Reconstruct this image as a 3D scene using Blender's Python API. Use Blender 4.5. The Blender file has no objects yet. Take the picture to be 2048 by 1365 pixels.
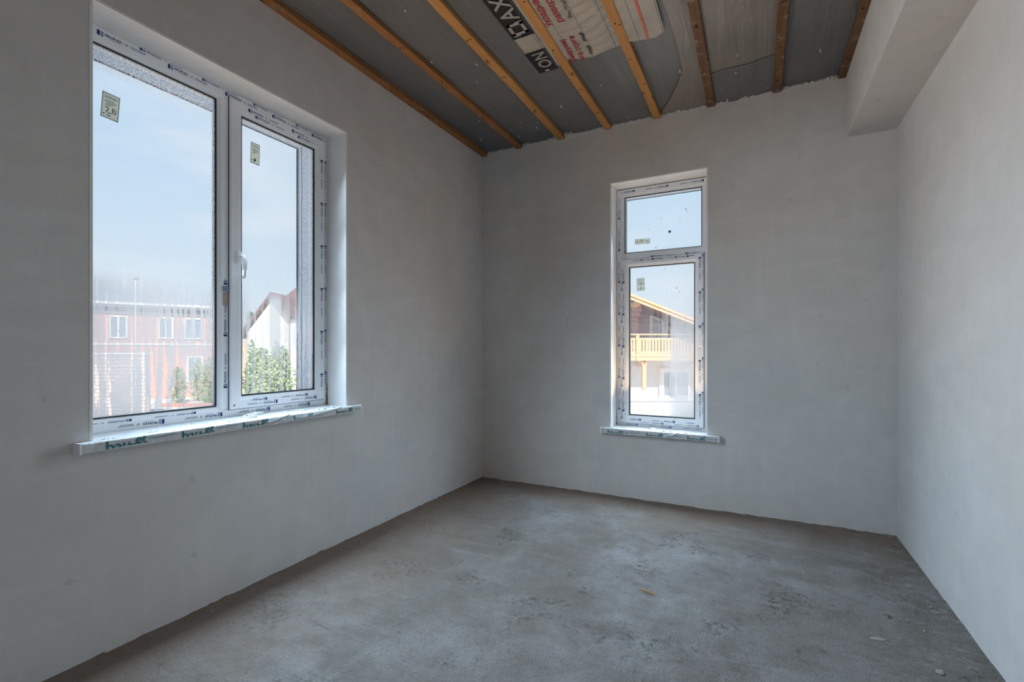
import bpy, bmesh, math, random
from mathutils import Vector, Matrix, noise
rnd = random.Random(7)
SC = bpy.context.scene
COL = SC.collection
R = math.radians

# ------------------------------------------------------------------ camera
F_PX, W_PX = 946.0, 2048.0
YAW = math.atan((1512 - 1024) / F_PX)          # the room's long axis is seen to the right of the lens axis
EYE = 1.2
cd = bpy.data.cameras.new('camera')
cam = bpy.data.objects.new('camera', cd)
COL.objects.link(cam)
cam.location = (0, 0, EYE)
cam.rotation_euler = (R(90), 0, YAW)
cd.sensor_width = 36.0
cd.lens = 36.0 * F_PX / W_PX
cd.shift_y = 17.5 / W_PX
cd.clip_start = 0.05
cd.clip_end = 400
SC.camera = cam

# ------------------------------------------------------------------ world, exposure
SC.view_settings.view_transform = 'Standard'
SC.view_settings.look = 'None'
SC.view_settings.gamma = 1.0
SC.view_settings.use_curve_mapping = False
SC.view_settings.exposure = 0.0
SC.cycles.max_bounces = 10
SC.cycles.diffuse_bounces = 6
SC.cycles.transparent_max_bounces = 24
SC.cycles.use_denoising = True
SC.cycles.caustics_reflective = False
SC.cycles.caustics_refractive = False
SC.cycles.sample_clamp_indirect = 6.0

world = bpy.data.worlds.new('sky')
SC.world = world
world.use_nodes = True
wn = world.node_tree.nodes
wl = world.node_tree.links
wn.clear()
w_out = wn.new('ShaderNodeOutputWorld')
w_bg = wn.new('ShaderNodeBackground')
w_tc = wn.new('ShaderNodeTexCoord')
w_sep = wn.new('ShaderNodeSeparateXYZ')
w_ramp = wn.new('ShaderNodeValToRGB')
w_cl = wn.new('ShaderNodeTexNoise')
w_map = wn.new('ShaderNodeMapping')
w_clr = wn.new('ShaderNodeValToRGB')
w_mix = wn.new('ShaderNodeMixRGB')
wl.new(w_tc.outputs['Generated'], w_sep.inputs[0])
wl.new(w_sep.outputs['Z'], w_ramp.inputs[0])
e = w_ramp.color_ramp.elements
e[0].position = 0.0;  e[0].color = (0.80, 0.88, 0.95, 1)
e[1].position = 1.0;  e[1].color = (0.22, 0.42, 0.78, 1)
k = w_ramp.color_ramp.elements.new(0.10); k.color = (0.70, 0.83, 0.94, 1)
k = w_ramp.color_ramp.elements.new(0.42); k.color = (0.50, 0.70, 0.92, 1)
w_map.inputs['Scale'].default_value = (1.6, 1.6, 7.0)
wl.new(w_tc.outputs['Generated'], w_map.inputs[0])
wl.new(w_map.outputs[0], w_cl.inputs['Vector'])
w_cl.inputs['Scale'].default_value = 1.7
w_cl.inputs['Detail'].default_value = 6
wl.new(w_cl.outputs['Fac'], w_clr.inputs[0])
w_clr.color_ramp.elements[0].position = 0.50; w_clr.color_ramp.elements[0].color = (0, 0, 0, 1)
w_clr.color_ramp.elements[1].position = 0.80; w_clr.color_ramp.elements[1].color = (0.75, 0.75, 0.75, 1)
wl.new(w_clr.outputs[0], w_mix.inputs['Fac'])
wl.new(w_ramp.outputs[0], w_mix.inputs['Color1'])
w_mix.inputs['Color2'].default_value = (0.88, 0.92, 0.96, 1)
wl.new(w_mix.outputs[0], w_bg.inputs['Color'])
w_bg.inputs['Strength'].default_value = 1.0
wl.new(w_bg.outputs[0], w_out.inputs[0])

# ------------------------------------------------------------------ lamps
def lamp(name, kind, energy, color, loc, direction, **kw):
    l = bpy.data.lights.new(name, kind)
    l.energy = energy
    l.color = color
    for a, v in kw.items():
        setattr(l, a, v)
    o = bpy.data.objects.new(name, l)
    o.location = loc
    o.rotation_euler = Vector(direction).to_track_quat('-Z', 'Y').to_euler()
    COL.objects.link(o)
    return o

# the sun stands behind the house, high on the right: it lights the fronts across the garden, not this room
lamp('sun', 'SUN', 7.2, (1.0, 0.96, 0.90), (20, -14, 30), (-0.62, 0.45, -0.64), angle=R(0.6))
# daylight coming in through the two windows: sky light falling, light off the sunlit ground rising
K1, K2, G1, G2 = 10.8, 4.8, 12.5, 4.0
SKYC, GRC = (0.62, 0.82, 1.0), (1.0, 0.68, 0.40)
for i in range(4):
    lamp('window_skylight', 'AREA', K1, SKYC, (-2.365, 1.53, 1.30 + 0.35 * i), (0.83, 0, -0.56), shape='RECTANGLE', size=0.94, size_y=0.12, spread=R(136))
lamp('window_groundlight', 'AREA', G1, GRC, (-2.275, 1.53, 1.0), (0.76, 0, 0.65), shape='RECTANGLE', size=1.05, size_y=0.12, spread=R(114))
for i in range(4):
    lamp('window_skylight', 'AREA', K2, SKYC, (-0.69, 3.90, 0.86 + 0.44 * i), (0, -0.80, -0.60), shape='RECTANGLE', size=0.52, size_y=0.12, spread=R(128))
lamp('window_groundlight', 'AREA', G2, GRC, (-0.69, 3.92, 0.78), (0, -0.58, 0.81), shape='RECTANGLE', size=0.54, size_y=0.10, spread=R(150))

# added fill lamp in the unseen doorway behind the viewer, to brighten the room
lamp('doorway_fill', 'AREA', 7.0, (0.86, 0.93, 1.0), (-0.10, -1.70, 1.05), (0, 1, 0), shape='RECTANGLE', size=0.86, size_y=2.0)

# ------------------------------------------------------------------ materials
def srgb(r, g, b):
    f = lambda c: (c / 255 / 12.92) if c / 255 <= 0.04045 else ((c / 255 + 0.055) / 1.055) ** 2.4
    return (f(r), f(g), f(b), 1.0)

class NT:
    """small helper round a node tree"""
    def __init__(s, name):
        s.m = bpy.data.materials.new(name)
        s.m.use_nodes = True
        s.n = s.m.node_tree.nodes
        s.l = s.m.node_tree.links
        s.n.clear()
        s.out = s.n.new('ShaderNodeOutputMaterial')
    def new(s, t, **kw):
        nd = s.n.new(t)
        for a, v in kw.items():
            setattr(nd, a, v)
        return nd
    def link(s, a, b):
        s.l.new(a, b)
    def coord(s, scale=(1, 1, 1), rot=(0, 0, 0), which='Object'):
        t = s.new('ShaderNodeTexCoord')
        mp = s.new('ShaderNodeMapping')
        mp.inputs['Scale'].default_value = scale
        mp.inputs['Rotation'].default_value = rot
        s.link(t.outputs[which], mp.inputs[0])
        return mp.outputs[0]
    def noise(s, vec, scale, detail=4, rough=0.55, dist=0.0):
        t = s.new('ShaderNodeTexNoise')
        t.inputs['Scale'].default_value = scale
        t.inputs['Detail'].default_value = detail
        t.inputs['Roughness'].default_value = rough
        t.inputs['Distortion'].default_value = dist
        s.link(vec, t.inputs['Vector'])
        return t.outputs['Fac']
    def ramp(s, fac, stops, interp='LINEAR'):
        r = s.new('ShaderNodeValToRGB')
        r.color_ramp.interpolation = interp
        el = r.color_ramp.elements
        while len(el) > 1:
            el.remove(el[-1])
        el[0].position, el[0].color = stops[0][0], s.c4(stops[0][1])
        for p, c in stops[1:]:
            q = el.new(p); q.color = s.c4(c)
        s.link(fac, r.inputs[0])
        return r.outputs[0]
    @staticmethod
    def c4(c):
        return (c, c, c, 1) if isinstance(c, (int, float)) else (tuple(c) if len(c) == 4 else tuple(c) + (1,))
    def math(s, op, a, b=None, clamp=False):
        t = s.new('ShaderNodeMath', operation=op, use_clamp=clamp)
        for i, v in enumerate((a, b)):
            if v is None: continue
            if isinstance(v, (int, float)): t.inputs[i].default_value = v
            else: s.link(v, t.inputs[i])
        return t.outputs[0]
    def mix(s, fac, a, b, blend='MIX'):
        t = s.new('ShaderNodeMixRGB', blend_type=blend)
        for i, v in enumerate((fac, a, b)):
            if isinstance(v, (int, float)): t.inputs[i].default_value = v if i == 0 else (v, v, v, 1)
            elif isinstance(v, tuple): t.inputs[i].default_value = s.c4(v)
            else: s.link(v, t.inputs[i])
        return t.outputs[0]
    def bump(s, h, strength, dist=0.01):
        b = s.new('ShaderNodeBump')
        b.inputs['Strength'].default_value = strength
        b.inputs['Distance'].default_value = dist
        s.link(h, b.inputs['Height'])
        return b.outputs[0]
    def principled(s, color, rough=0.8, spec=0.3, normal=None, metallic=0.0):
        p = s.new('ShaderNodeBsdfPrincipled')
        if isinstance(color, tuple): p.inputs['Base Color'].default_value = s.c4(color)
        else: s.link(color, p.inputs['Base Color'])
        if isinstance(rough, (int, float)): p.inputs['Roughness'].default_value = rough
        else: s.link(rough, p.inputs['Roughness'])
        p.inputs['Specular IOR Level'].default_value = spec
        p.inputs['Metallic'].default_value = metallic
        if normal is not None: s.link(normal, p.inputs['Normal'])
        s.link(p.outputs[0], s.out.inputs[0])
        return p

def flat(name, color, rough=0.7, spec=0.3, var=0.06, scale=30):
    t = NT(name)
    f = t.noise(t.coord(), scale, 3)
    c = t.mix(f, tuple(x * (1 - var) for x in color[:3]), tuple(min(1, x * (1 + var)) for x in color[:3]))
    t.principled(c, rough, spec)
    return t.m

def m_plaster(name, base, warm):
    t = NT(name)
    v = t.coord()
    big = t.noise(v, 0.9, 5, 0.6, 0.6)
    mid = t.noise(v, 5.0, 6, 0.65, 0.4)
    str_ = t.noise(t.coord((9, 9, 0.9)), 1.6, 5, 0.6)
    fine = t.noise(v, 90, 4, 0.6)
    c = t.mix(t.ramp(big, [(0.36, 0), (0.68, 1)]), base, warm)
    c = t.mix(t.ramp(mid, [(0.35, 0.0), (0.68, 0.6)]), c, tuple(x * 0.84 for x in base))
    sweep = t.noise(t.coord((1.3, 1.3, 4.5), (R(12), R(12), 0)), 1.5, 6, 0.7, 1.0)
    c = t.mix(t.ramp(sweep, [(0.50, 0.0), (0.68, 0.32)]), c, tuple(min(1, x * 1.08) for x in base))
    c = t.mix(t.ramp(str_, [(0.52, 0.0), (0.75, 0.22)]), c, tuple(min(1, x * 1.12) for x in base))
    scr = t.noise(t.coord((14, 9, 30), (R(35), 0, R(20))), 1.6, 4, 0.7, 1.5)
    rub = t.noise(v, 1.5, 3, 0.55)
    c = t.mix(t.math('MULTIPLY', t.ramp(scr, [(0.62, 0.0), (0.70, 0.45)]), t.ramp(rub, [(0.54, 0.0), (0.66, 1.0)])), c, tuple(x * 0.72 for x in warm))
    spots = t.noise(v, 14, 2, 0.4)
    c = t.mix(t.ramp(spots, [(0.74, 0.0), (0.80, 0.35)]), c, tuple(x * 0.6 for x in warm))
    h = t.math('ADD', t.math('MULTIPLY', mid, 0.7), t.math('MULTIPLY', fine, 0.12))
    h = t.math('ADD', h, t.math('MULTIPLY', str_, 0.25))
    t.principled(c, 0.9, 0.15, t.bump(h, 0.28, 0.006))
    return t.m

M = {}
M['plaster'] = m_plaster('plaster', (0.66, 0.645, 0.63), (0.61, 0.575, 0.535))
M['plaster_right_dimmed'] = m_plaster('plaster_right_dimmed', (0.58, 0.57, 0.56), (0.54, 0.51, 0.475))  # same plaster as the other walls, darkened to hold down the light here
M['reveal'] = m_plaster('smooth_reveal_plaster', (0.82, 0.82, 0.815), (0.79, 0.78, 0.76))

def m_concrete():
    t = NT('raw_concrete')
    v = t.coord()
    sp = t.new('ShaderNodeSeparateXYZ'); t.link(v, sp.inputs[0])
    big = t.noise(v, 0.75, 5, 0.6, 0.8)
    mid = t.noise(v, 4.2, 8, 0.72, 0.4)
    drag = t.noise(t.coord((1.0, 6.5, 1), (0, 0, R(14))), 2.0, 8, 0.72, 0.3)
    fine = t.noise(v, 36, 6, 0.75)
    grit = t.noise(v, 120, 4, 0.7)
    patch = t.noise(v, 3.1, 4, 0.6, 0.6)
    c = t.ramp(mid, [(0.30, (0.18, 0.16, 0.143)), (0.48, (0.27, 0.253, 0.242)), (0.68, (0.36, 0.35, 0.345))])
    c = t.mix(t.ramp(big, [(0.40, 0.7), (0.60, 0.0)]), c, (0.18, 0.15, 0.125))
    c = t.mix(t.ramp(drag, [(0.54, 0), (0.70, 0.45)]), c, (0.34, 0.332, 0.325))
    c = t.mix(t.ramp(drag, [(0.30, 0.5), (0.42, 0.0)]), c, (0.145, 0.125, 0.11))
    # grainy worn places where the skin of the screed has gone
    worn = t.math('MULTIPLY', t.ramp(patch, [(0.54, 0.0), (0.64, 1.0)]), t.ramp(fine, [(0.40, 0.85), (0.52, 0.0)]))
    c = t.mix(worn, c, (0.075, 0.066, 0.058))
    c = t.mix(t.ramp(fine, [(0.30, 0.55), (0.43, 0.0)]), c, (0.11, 0.095, 0.082))
    c = t.mix(t.ramp(fine, [(0.62, 0.0), (0.74, 0.55)]), c, (0.43, 0.42, 0.41))
    c = t.mix(t.ramp(grit, [(0.34, 0.45), (0.46, 0.0)]), c, (0.085, 0.075, 0.066))
    c = t.mix(t.ramp(grit, [(0.62, 0.0), (0.72, 0.30)]), c, (0.48, 0.47, 0.46))
    stain = t.noise(v, 2.3, 3, 0.5, 0.3)
    c = t.mix(t.ramp(stain, [(0.68, 0), (0.78, 0.6)]), c, (0.085, 0.085, 0.09))
    # brown dust plus painted dim warm light by window and end walls, ragged edge
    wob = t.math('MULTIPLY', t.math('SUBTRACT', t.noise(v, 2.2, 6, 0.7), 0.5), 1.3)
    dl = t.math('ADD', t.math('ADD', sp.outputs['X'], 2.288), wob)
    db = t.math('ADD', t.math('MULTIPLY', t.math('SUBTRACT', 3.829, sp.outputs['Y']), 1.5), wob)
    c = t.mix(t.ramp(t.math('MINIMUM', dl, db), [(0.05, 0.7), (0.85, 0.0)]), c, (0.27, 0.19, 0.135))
    # plaster splashed on the strip by the right wall
    dr = t.math('ADD', t.math('SUBTRACT', 0.801, sp.outputs['X']), t.math('MULTIPLY', t.math('SUBTRACT', t.noise(v, 5, 5, 0.7), 0.5), 0.5))
    spl = t.noise(t.coord((2.0, 3.2, 1), (0, 0, R(-30))), 6, 8, 0.78)
    c = t.mix(t.math('MULTIPLY', t.ramp(dr, [(0.08, 1.0), (0.42, 0.0)]), t.ramp(spl, [(0.52, 0.0), (0.64, 0.6)])), c, (0.46, 0.455, 0.445))
    c = t.mix(t.math('MULTIPLY', t.ramp(dr, [(0.05, 1.0), (0.36, 0.0)]), t.ramp(spl, [(0.34, 0.5), (0.43, 0.0)])), c, (0.12, 0.10, 0.085))
    h = t.math('ADD', t.math('MULTIPLY', fine, 0.8), t.math('MULTIPLY', grit, 0.4))
    h = t.math('ADD', h, t.math('MULTIPLY', drag, 0.7))
    h = t.math('ADD', h, t.math('MULTIPLY', mid, 0.5))
    t.principled(c, 0.88, 0.25, t.bump(h, 0.9, 0.018))
    return t.m
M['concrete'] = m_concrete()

def m_membrane(name, a, b, trans=0.0):
    t = NT(name)
    v = t.coord()
    big = t.noise(v, 1.1, 4, 0.6, 0.5)
    lines = t.noise(t.coord((75, 0.8, 1)), 1.0, 3, 0.6)
    weave = t.new('ShaderNodeTexWave', wave_type='BANDS', bands_direction='Y')
    weave.inputs['Scale'].default_value = 70
    weave.inputs['Distortion'].default_value = 0.4
    t.link(v, weave.inputs['Vector'])
    wrk = t.noise(t.coord((5, 1.1, 1), (0, 0, R(30))), 2.4, 4, 0.6, 1.2)
    c = t.mix(t.ramp(big, [(0.35, 0), (0.7, 1)]), a, b)
    c = t.mix(t.ramp(lines, [(0.45, 0), (0.75, 0.28)]), c, tuple(x * 1.5 for x in b))
    c = t.mix(t.math('MULTIPLY', weave.outputs['Fac'], 0.22), c, tuple(x * 0.5 for x in a))
    chip = t.noise(v, 9, 2, 0.4)
    h = t.math('ADD', t.math('MULTIPLY', lines, 0.12), t.math('MULTIPLY', wrk, 0.8))
    t.principled(c, 0.42, 0.5, t.bump(h, 0.5, 0.02))
    return t.m
M['membrane'] = m_membrane('grey_membrane', (0.105, 0.112, 0.122), (0.150, 0.152, 0.156))
M['membrane_lap'] = m_membrane('pale_membrane', (0.165, 0.155, 0.144), (0.235, 0.22, 0.202))

def m_flap():
    t = NT('printed_membrane')
    v = t.coord()
    big = t.noise(v, 3.0, 4, 0.6, 0.5)
    c = t.mix(t.ramp(big, [(0.35, 0), (0.7, 1)]), (0.28, 0.265, 0.245), (0.36, 0.34, 0.31))
    sep = t.new('ShaderNodeSeparateXYZ')
    t.link(v, sep.inputs[0])
    def grid(o, pitch, half):
        a = t.math('MULTIPLY', o, 1.0 / pitch)
        a = t.math('FRACT', a)
        a = t.math('SUBTRACT', a, 0.5)
        a = t.math('ABSOLUTE', a)
        return t.math('LESS_THAN', a, half / pitch)
    gx = grid(sep.outputs['X'], 0.135, 0.0016)
    gy = grid(sep.outputs['Y'], 0.105, 0.0010)
    brk = t.ramp(t.noise(v, 22, 2), [(0.40, 0), (0.5, 1)])
    c = t.mix(t.math('MULTIPLY', gx, 0.85), c, (0.05, 0.05, 0.05))
    c = t.mix(t.math('MULTIPLY', t.math('MULTIPLY', gy, brk), 0.6), c, (0.08, 0.08, 0.08))
    wv = t.noise(t.coord((90, 90, 1)), 3, 2)
    t.principled(c, 0.5, 0.45, t.bump(wv, 0.15, 0.004))
    return t.m
M['flap'] = m_flap()

def m_wood(name, light, dark, knot, dirt=0.0, axis='Y'):
    t = NT(name)
    sc = {'Y': (26, 1.6, 26), 'X': (1.6, 26, 26), 'Z': (26, 26, 1.6)}[axis]
    oi = t.new('ShaderNodeObjectInfo')
    tc = t.new('ShaderNodeTexCoord')
    add = t.new('ShaderNodeVectorMath', operation='ADD')
    cmb = t.new('ShaderNodeCombineXYZ')
    rv = t.math('MULTIPLY', oi.outputs['Random'], 37.0)
    for i in range(3): t.link(rv, cmb.inputs[i])
    t.link(tc.outputs['Object'], add.inputs[0]); t.link(cmb.outputs[0], add.inputs[1])
    mp = t.new('ShaderNodeMapping'); mp.inputs['Scale'].default_value = sc
    t.link(add.outputs[0], mp.inputs[0])
    grain = t.noise(mp.outputs[0], 1.3, 6, 0.65, 0.6)
    big = t.noise(add.outputs[0], 2.6, 3, 0.5)
    c = t.mix(t.ramp(grain, [(0.3, 0), (0.72, 1)]), dark, light)
    c = t.mix(t.ramp(big, [(0.35, 0.45), (0.65, 0)]), c, dark)
    kp = t.new('ShaderNodeMapping'); kp.inputs['Scale'].default_value = {'Y': (9, 4.2, 9), 'X': (4.2, 9, 9), 'Z': (9, 9, 4.2)}[axis]
    t.link(add.outputs[0], kp.inputs[0])
    vor = t.new('ShaderNodeTexVoronoi'); vor.inputs['Scale'].default_value = 1.0
    t.link(kp.outputs[0], vor.inputs['Vector'])
    c = t.mix(t.ramp(vor.outputs['Distance'], [(0.05, 0.9), (0.12, 0.0)]), c, knot)
    if dirt:
        d = t.noise(add.outputs[0], 16, 5, 0.7)
        c = t.mix(t.ramp(d, [(0.55, 0), (0.7, dirt)]), c, (0.42, 0.40, 0.38))
    t.principled(c, 0.68, 0.25, t.bump(grain, 0.2, 0.003))
    return t.m
M['pine'] = m_wood('fresh_pine', (0.50, 0.27, 0.105), (0.34, 0.165, 0.055), (0.10, 0.045, 0.02))
M['pine_orange'] = m_wood('orange_pine', (0.36, 0.17, 0.06), (0.22, 0.095, 0.035), (0.07, 0.03, 0.015), 0.3)
M['pine_dark'] = m_wood('weathered_pine', (0.19, 0.105, 0.052), (0.10, 0.052, 0.026), (0.04, 0.02, 0.012), 0.5)

M['pvc'] = flat('white_pvc', (0.89, 0.91, 0.94), 0.38, 0.45, 0.04, 12)
M['pvc_shade'] = flat('white_pvc_bead', (0.64, 0.65, 0.66), 0.4, 0.45, 0.04, 12)
M['gasket'] = flat('black_gasket', (0.02, 0.024, 0.03), 0.5, 0.3)
M['spacer'] = flat('aluminium_spacer', (0.55, 0.58, 0.62), 0.35, 0.5)
M['navy'] = flat('navy_print', (0.022, 0.035, 0.16), 0.5, 0.3)
M['blue'] = flat('blue_print', (0.07, 0.12, 0.32), 0.5, 0.3)
M['green'] = flat('green_print', (0.20, 0.26, 0.06), 0.5, 0.3)
M['greyblue'] = flat('grey_blue_print', (0.22, 0.24, 0.36), 0.5, 0.3)
M['teal'] = flat('teal_print', (0.012, 0.17, 0.18), 0.5, 0.3)
M['teal_pale'] = flat('pale_teal_print', (0.14, 0.31, 0.33), 0.5, 0.3)
M['black_print'] = flat('black_print', (0.014, 0.014, 0.016), 0.45, 0.4, 0.2)
M['grey_print'] = flat('grey_print', (0.26, 0.26, 0.265), 0.5, 0.3)
M['darkgrey_print'] = flat('dark_grey_print', (0.07, 0.07, 0.07), 0.5, 0.3)
M['red'] = flat('red_print', (0.32, 0.022, 0.03), 0.5, 0.3)
M['orange'] = flat('orange_red_print', (0.50, 0.11, 0.055), 0.5, 0.3)
M['ink'] = flat('dark_ink', (0.03, 0.045, 0.045), 0.6, 0.2)
M['nail'] = flat('dark_nail_head', (0.05, 0.035, 0.03), 0.5, 0.4)
M['splash'] = flat('dried_plaster', (0.62, 0.61, 0.60), 0.9, 0.1, 0.15, 40)
M['tape'] = flat('tan_paper_tag', (0.42, 0.36, 0.31), 0.7, 0.2, 0.2, 60)

def m_sillfilm():
    t = NT('wrinkled_sill_film')
    v = t.coord()
    w = t.noise(v, 24, 5, 0.65, 0.8)
    d = t.noise(v, 45, 4, 0.7)
    c = t.mix(t.ramp(w, [(0.35, 0), (0.65, 1)]), (0.52, 0.535, 0.545), (0.66, 0.675, 0.685))
    c = t.mix(t.ramp(d, [(0.60, 0), (0.72, 0.45)]), c, (0.42, 0.40, 0.38))
    t.principled(c, 0.32, 0.5, t.bump(w, 0.7, 0.012))
    return t.m
M['sillfilm'] = m_sillfilm()

def m_paper(name, ca, cb):
    t = NT(name)
    f = t.noise(t.coord(), 40, 3)
    c = t.mix(f, ca, cb)
    d = t.new('ShaderNodeBsdfDiffuse'); tr = t.new('ShaderNodeBsdfTranslucent'); mx = t.new('ShaderNodeMixShader')
    t.link(c, d.inputs[0]); t.link(c, tr.inputs[0])
    mx.inputs[0].default_value = 0.7
    t.link(d.outputs[0], mx.inputs[1]); t.link(tr.outputs[0], mx.inputs[2])
    t.link(mx.outputs[0], t.out.inputs[0])
    return t.m
M['paper'] = m_paper('backlit_sticker_paper', (0.80, 0.83, 0.66), (0.88, 0.90, 0.76))
M['paper_edge'] = m_paper('backlit_sticker_border', (0.46, 0.51, 0.58), (0.54, 0.59, 0.66))


def m_glass(name, u0, u1, v0, v1, fog_top, fog_full, fog_max, streak_scale, streak_thr, haze=0.03, right_band=0.0, top_band=0.0, fog_u=None, seed=0.0, thin=None, thick=None, clear_max=0.72):
    """clear pane with condensation: a fogged lower part that drops have run through, and bands of fine droplets"""
    t = NT(name)
    tc = t.new('ShaderNodeTexCoord')
    off = t.new('ShaderNodeVectorMath', operation='ADD'); off.inputs[1].default_value = (seed, 0, seed)
    t.link(tc.outputs['Object'], off.inputs[0])
    sep = t.new('ShaderNodeSeparateXYZ'); t.link(tc.outputs['Object'], sep.inputs[0])
    U, V = sep.outputs['X'], sep.outputs['Y']
    def mr(x, a, b, c, d):
        n = t.new('ShaderNodeMapRange', interpolation_type='SMOOTHSTEP')
        t.link(x, n.inputs['Value'])
        for i, q in enumerate((a, b, c, d)): n.inputs[1 + i].default_value = q
        return n.outputs[0]
    base = mr(V, fog_full, fog_top, fog_max, haze)
    # soft sheets of mist with an uneven upper edge
    cloud = t.noise(off.outputs[0], 5, 4, 0.6)
    base = t.math('MULTIPLY', base, t.ramp(cloud, [(0.25, 0.8), (0.6, 1.0)]))
    # run-off streaks: narrow in u, long in v, wandering a little
    wob = t.noise(off.outputs[0], 26, 2)
    du = t.math('MULTIPLY', t.math('SUBTRACT', wob, 0.5), 0.016)
    cmb = t.new('ShaderNodeCombineXYZ')
    t.link(t.math('ADD', t.math('ADD', U, du), seed), cmb.inputs[0])
    t.link(t.math('MULTIPLY', V, 0.03), cmb.inputs[1])
    st = t.noise(cmb.outputs[0], streak_scale, 2, 0.5)
    clear = t.ramp(st, [(streak_thr, 0.0), (streak_thr + 0.035, 1.0)])
    starts = mr(V, fog_top + 0.02, fog_top - 0.01, 0.0, 1.0)
    clear = t.math('MULTIPLY', clear, starts)
    # drops left inside the streaks
    bead = t.noise(off.outputs[0], 75, 3, 0.6)
    clear = t.math('MULTIPLY', clear, t.ramp(bead, [(0.36, clear_max * 0.5), (0.48, clear_max)]))
    if fog_u:
        base = t.math('MULTIPLY', base, mr(U, fog_u[0], fog_u[1], fog_u[2], 1.0))
    if thin:                                       # a patch where most of the mist has run off
        ua, va, f_ = thin
        w_ = t.math('MULTIPLY', mr(U, ua - 0.06, ua + 0.06, 0.0, 1.0), mr(V, va + 0.08, va - 0.08, 0.0, 1.0))
        patchy = t.ramp(t.noise(off.outputs[0], 34, 4, 0.65), [(0.38, 0.35), (0.58, 1.0)])
        base = t.math('MULTIPLY', base, t.math('SUBTRACT', 1.0, t.math('MULTIPLY', t.math('MULTIPLY', w_, patchy), 1.0 - f_)))
    fog = t.math('MULTIPLY', base, t.math('SUBTRACT', 1.0, clear))
    if thick:                                      # an unbroken sheet of mist
        ua, ub, va, vb, f_ = thick
        w_ = t.math('MULTIPLY', mr(U, ua - 0.012, ua + 0.012, 0.0, 1.0), mr(U, ub + 0.012, ub - 0.012, 0.0, 1.0))
        w_ = t.math('MULTIPLY', w_, t.math('MULTIPLY', mr(V, va - 0.10, va + 0.10, 0.0, 1.0), mr(V, vb + 0.05, vb - 0.05, 0.0, 1.0)))
        fog = t.math('MAXIMUM', fog, t.math('MULTIPLY', w_, f_))
    drops = t.noise(off.outputs[0], 190, 2, 0.5)
    dm = t.ramp(drops, [(0.40, 0.08), (0.58, 0.62)])
    if right_band:
        b = mr(U, u1 - right_band, u1 - right_band + 0.008, 0.0, 1.0)
        fog = t.math('MAXIMUM', fog, t.math('MULTIPLY', b, dm))
    if top_band:
        b = mr(V, v1 - top_band, v1 - top_band + 0.03, 0.0, 1.0)
        fog = t.math('MAXIMUM', fog, t.math('MULTIPLY', b, dm))
    fog = t.math('MINIMUM', fog, 0.97)
    tp = t.new('ShaderNodeBsdfTransparent'); tp.inputs[0].default_value = (0.965, 0.98, 0.985, 1)
    gl = t.new('ShaderNodeBsdfGlossy'); gl.inputs['Roughness'].default_value = 0.02
    fr = t.new('ShaderNodeFresnel'); fr.inputs[0].default_value = 1.35
    m1 = t.new('ShaderNodeMixShader')
    t.link(t.math('MULTIPLY', fr.outputs[0], 0.6), m1.inputs[0]); t.link(tp.outputs[0], m1.inputs[1]); t.link(gl.outputs[0], m1.inputs[2])
    tl = t.new('ShaderNodeBsdfTranslucent'); tl.inputs[0].default_value = (1.0, 1.0, 0.96, 1)
    m2 = t.new('ShaderNodeMixShader')
    t.link(fog, m2.inputs[0]); t.link(m1.outputs[0], m2.inputs[1]); t.link(tl.outputs[0], m2.inputs[2])
    t.link(m2.outputs[0], t.out.inputs[0])
    return t.m

# outdoor materials
M['ext_wall'] = flat('grey_outer_wall', (0.48, 0.57, 0.68), 0.9, 0.1, 0.1, 20)
M['red_wall'] = flat('red_render', (0.60, 0.34, 0.29), 0.9, 0.1, 0.08, 3)
M['white_trim'] = flat('white_trim', (0.86, 0.86, 0.85), 0.7, 0.2)
M['grey_soffit'] = flat('grey_soffit', (0.34, 0.33, 0.34), 0.8, 0.2)
M['roof_metal'] = flat('grey_metal_roof', (0.30, 0.34, 0.385), 0.6, 0.3)
M['win_dark'] = flat('dark_window_glass', (0.22, 0.27, 0.33), 0.15, 0.6)
M['win_pale'] = flat('pale_window_glass', (0.50, 0.58, 0.62), 0.15, 0.6, 0.2, 3)
M['cream'] = flat('cream_render', (0.82, 0.78, 0.68), 0.9, 0.1, 0.04, 4)
M['tan'] = flat('tan_render', (0.60, 0.47, 0.33), 0.9, 0.1, 0.06, 4)
M['roof_brown'] = flat('brown_tiles', (0.20, 0.135, 0.13), 0.85, 0.15, 0.25, 8)
M['chalet_white'] = flat('white_render', (0.74, 0.75, 0.76), 0.9, 0.1, 0.04, 2)
M['log'] = m_wood('brown_stained_log', (0.52, 0.31, 0.28), (0.40, 0.225, 0.20), (0.15, 0.07, 0.06), axis='X')
M['larch'] = m_wood('light_larch', (0.80, 0.53, 0.31), (0.68, 0.40, 0.21), (0.45, 0.22, 0.10), axis='Z')
M['larch_x'] = m_wood('light_larch_board', (0.82, 0.56, 0.34), (0.70, 0.43, 0.23), (0.45, 0.22, 0.10), axis='X')
M['leaf'] = flat('leaf_green', (0.20, 0.30, 0.10), 0.7, 0.3, 0.5, 6)
M['leaf2'] = flat('leaf_pale_green', (0.36, 0.43, 0.20), 0.7, 0.3, 0.5, 6)
M['needle'] = flat('needle_green', (0.06, 0.16, 0.05), 0.8, 0.2, 0.4, 6)
M['bark'] = flat('bark', (0.16, 0.11, 0.08), 0.9, 0.1, 0.3, 12)
M['kerb'] = flat('red_kerb_stone', (0.52, 0.27, 0.22), 0.9, 0.1, 0.15, 3)

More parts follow.
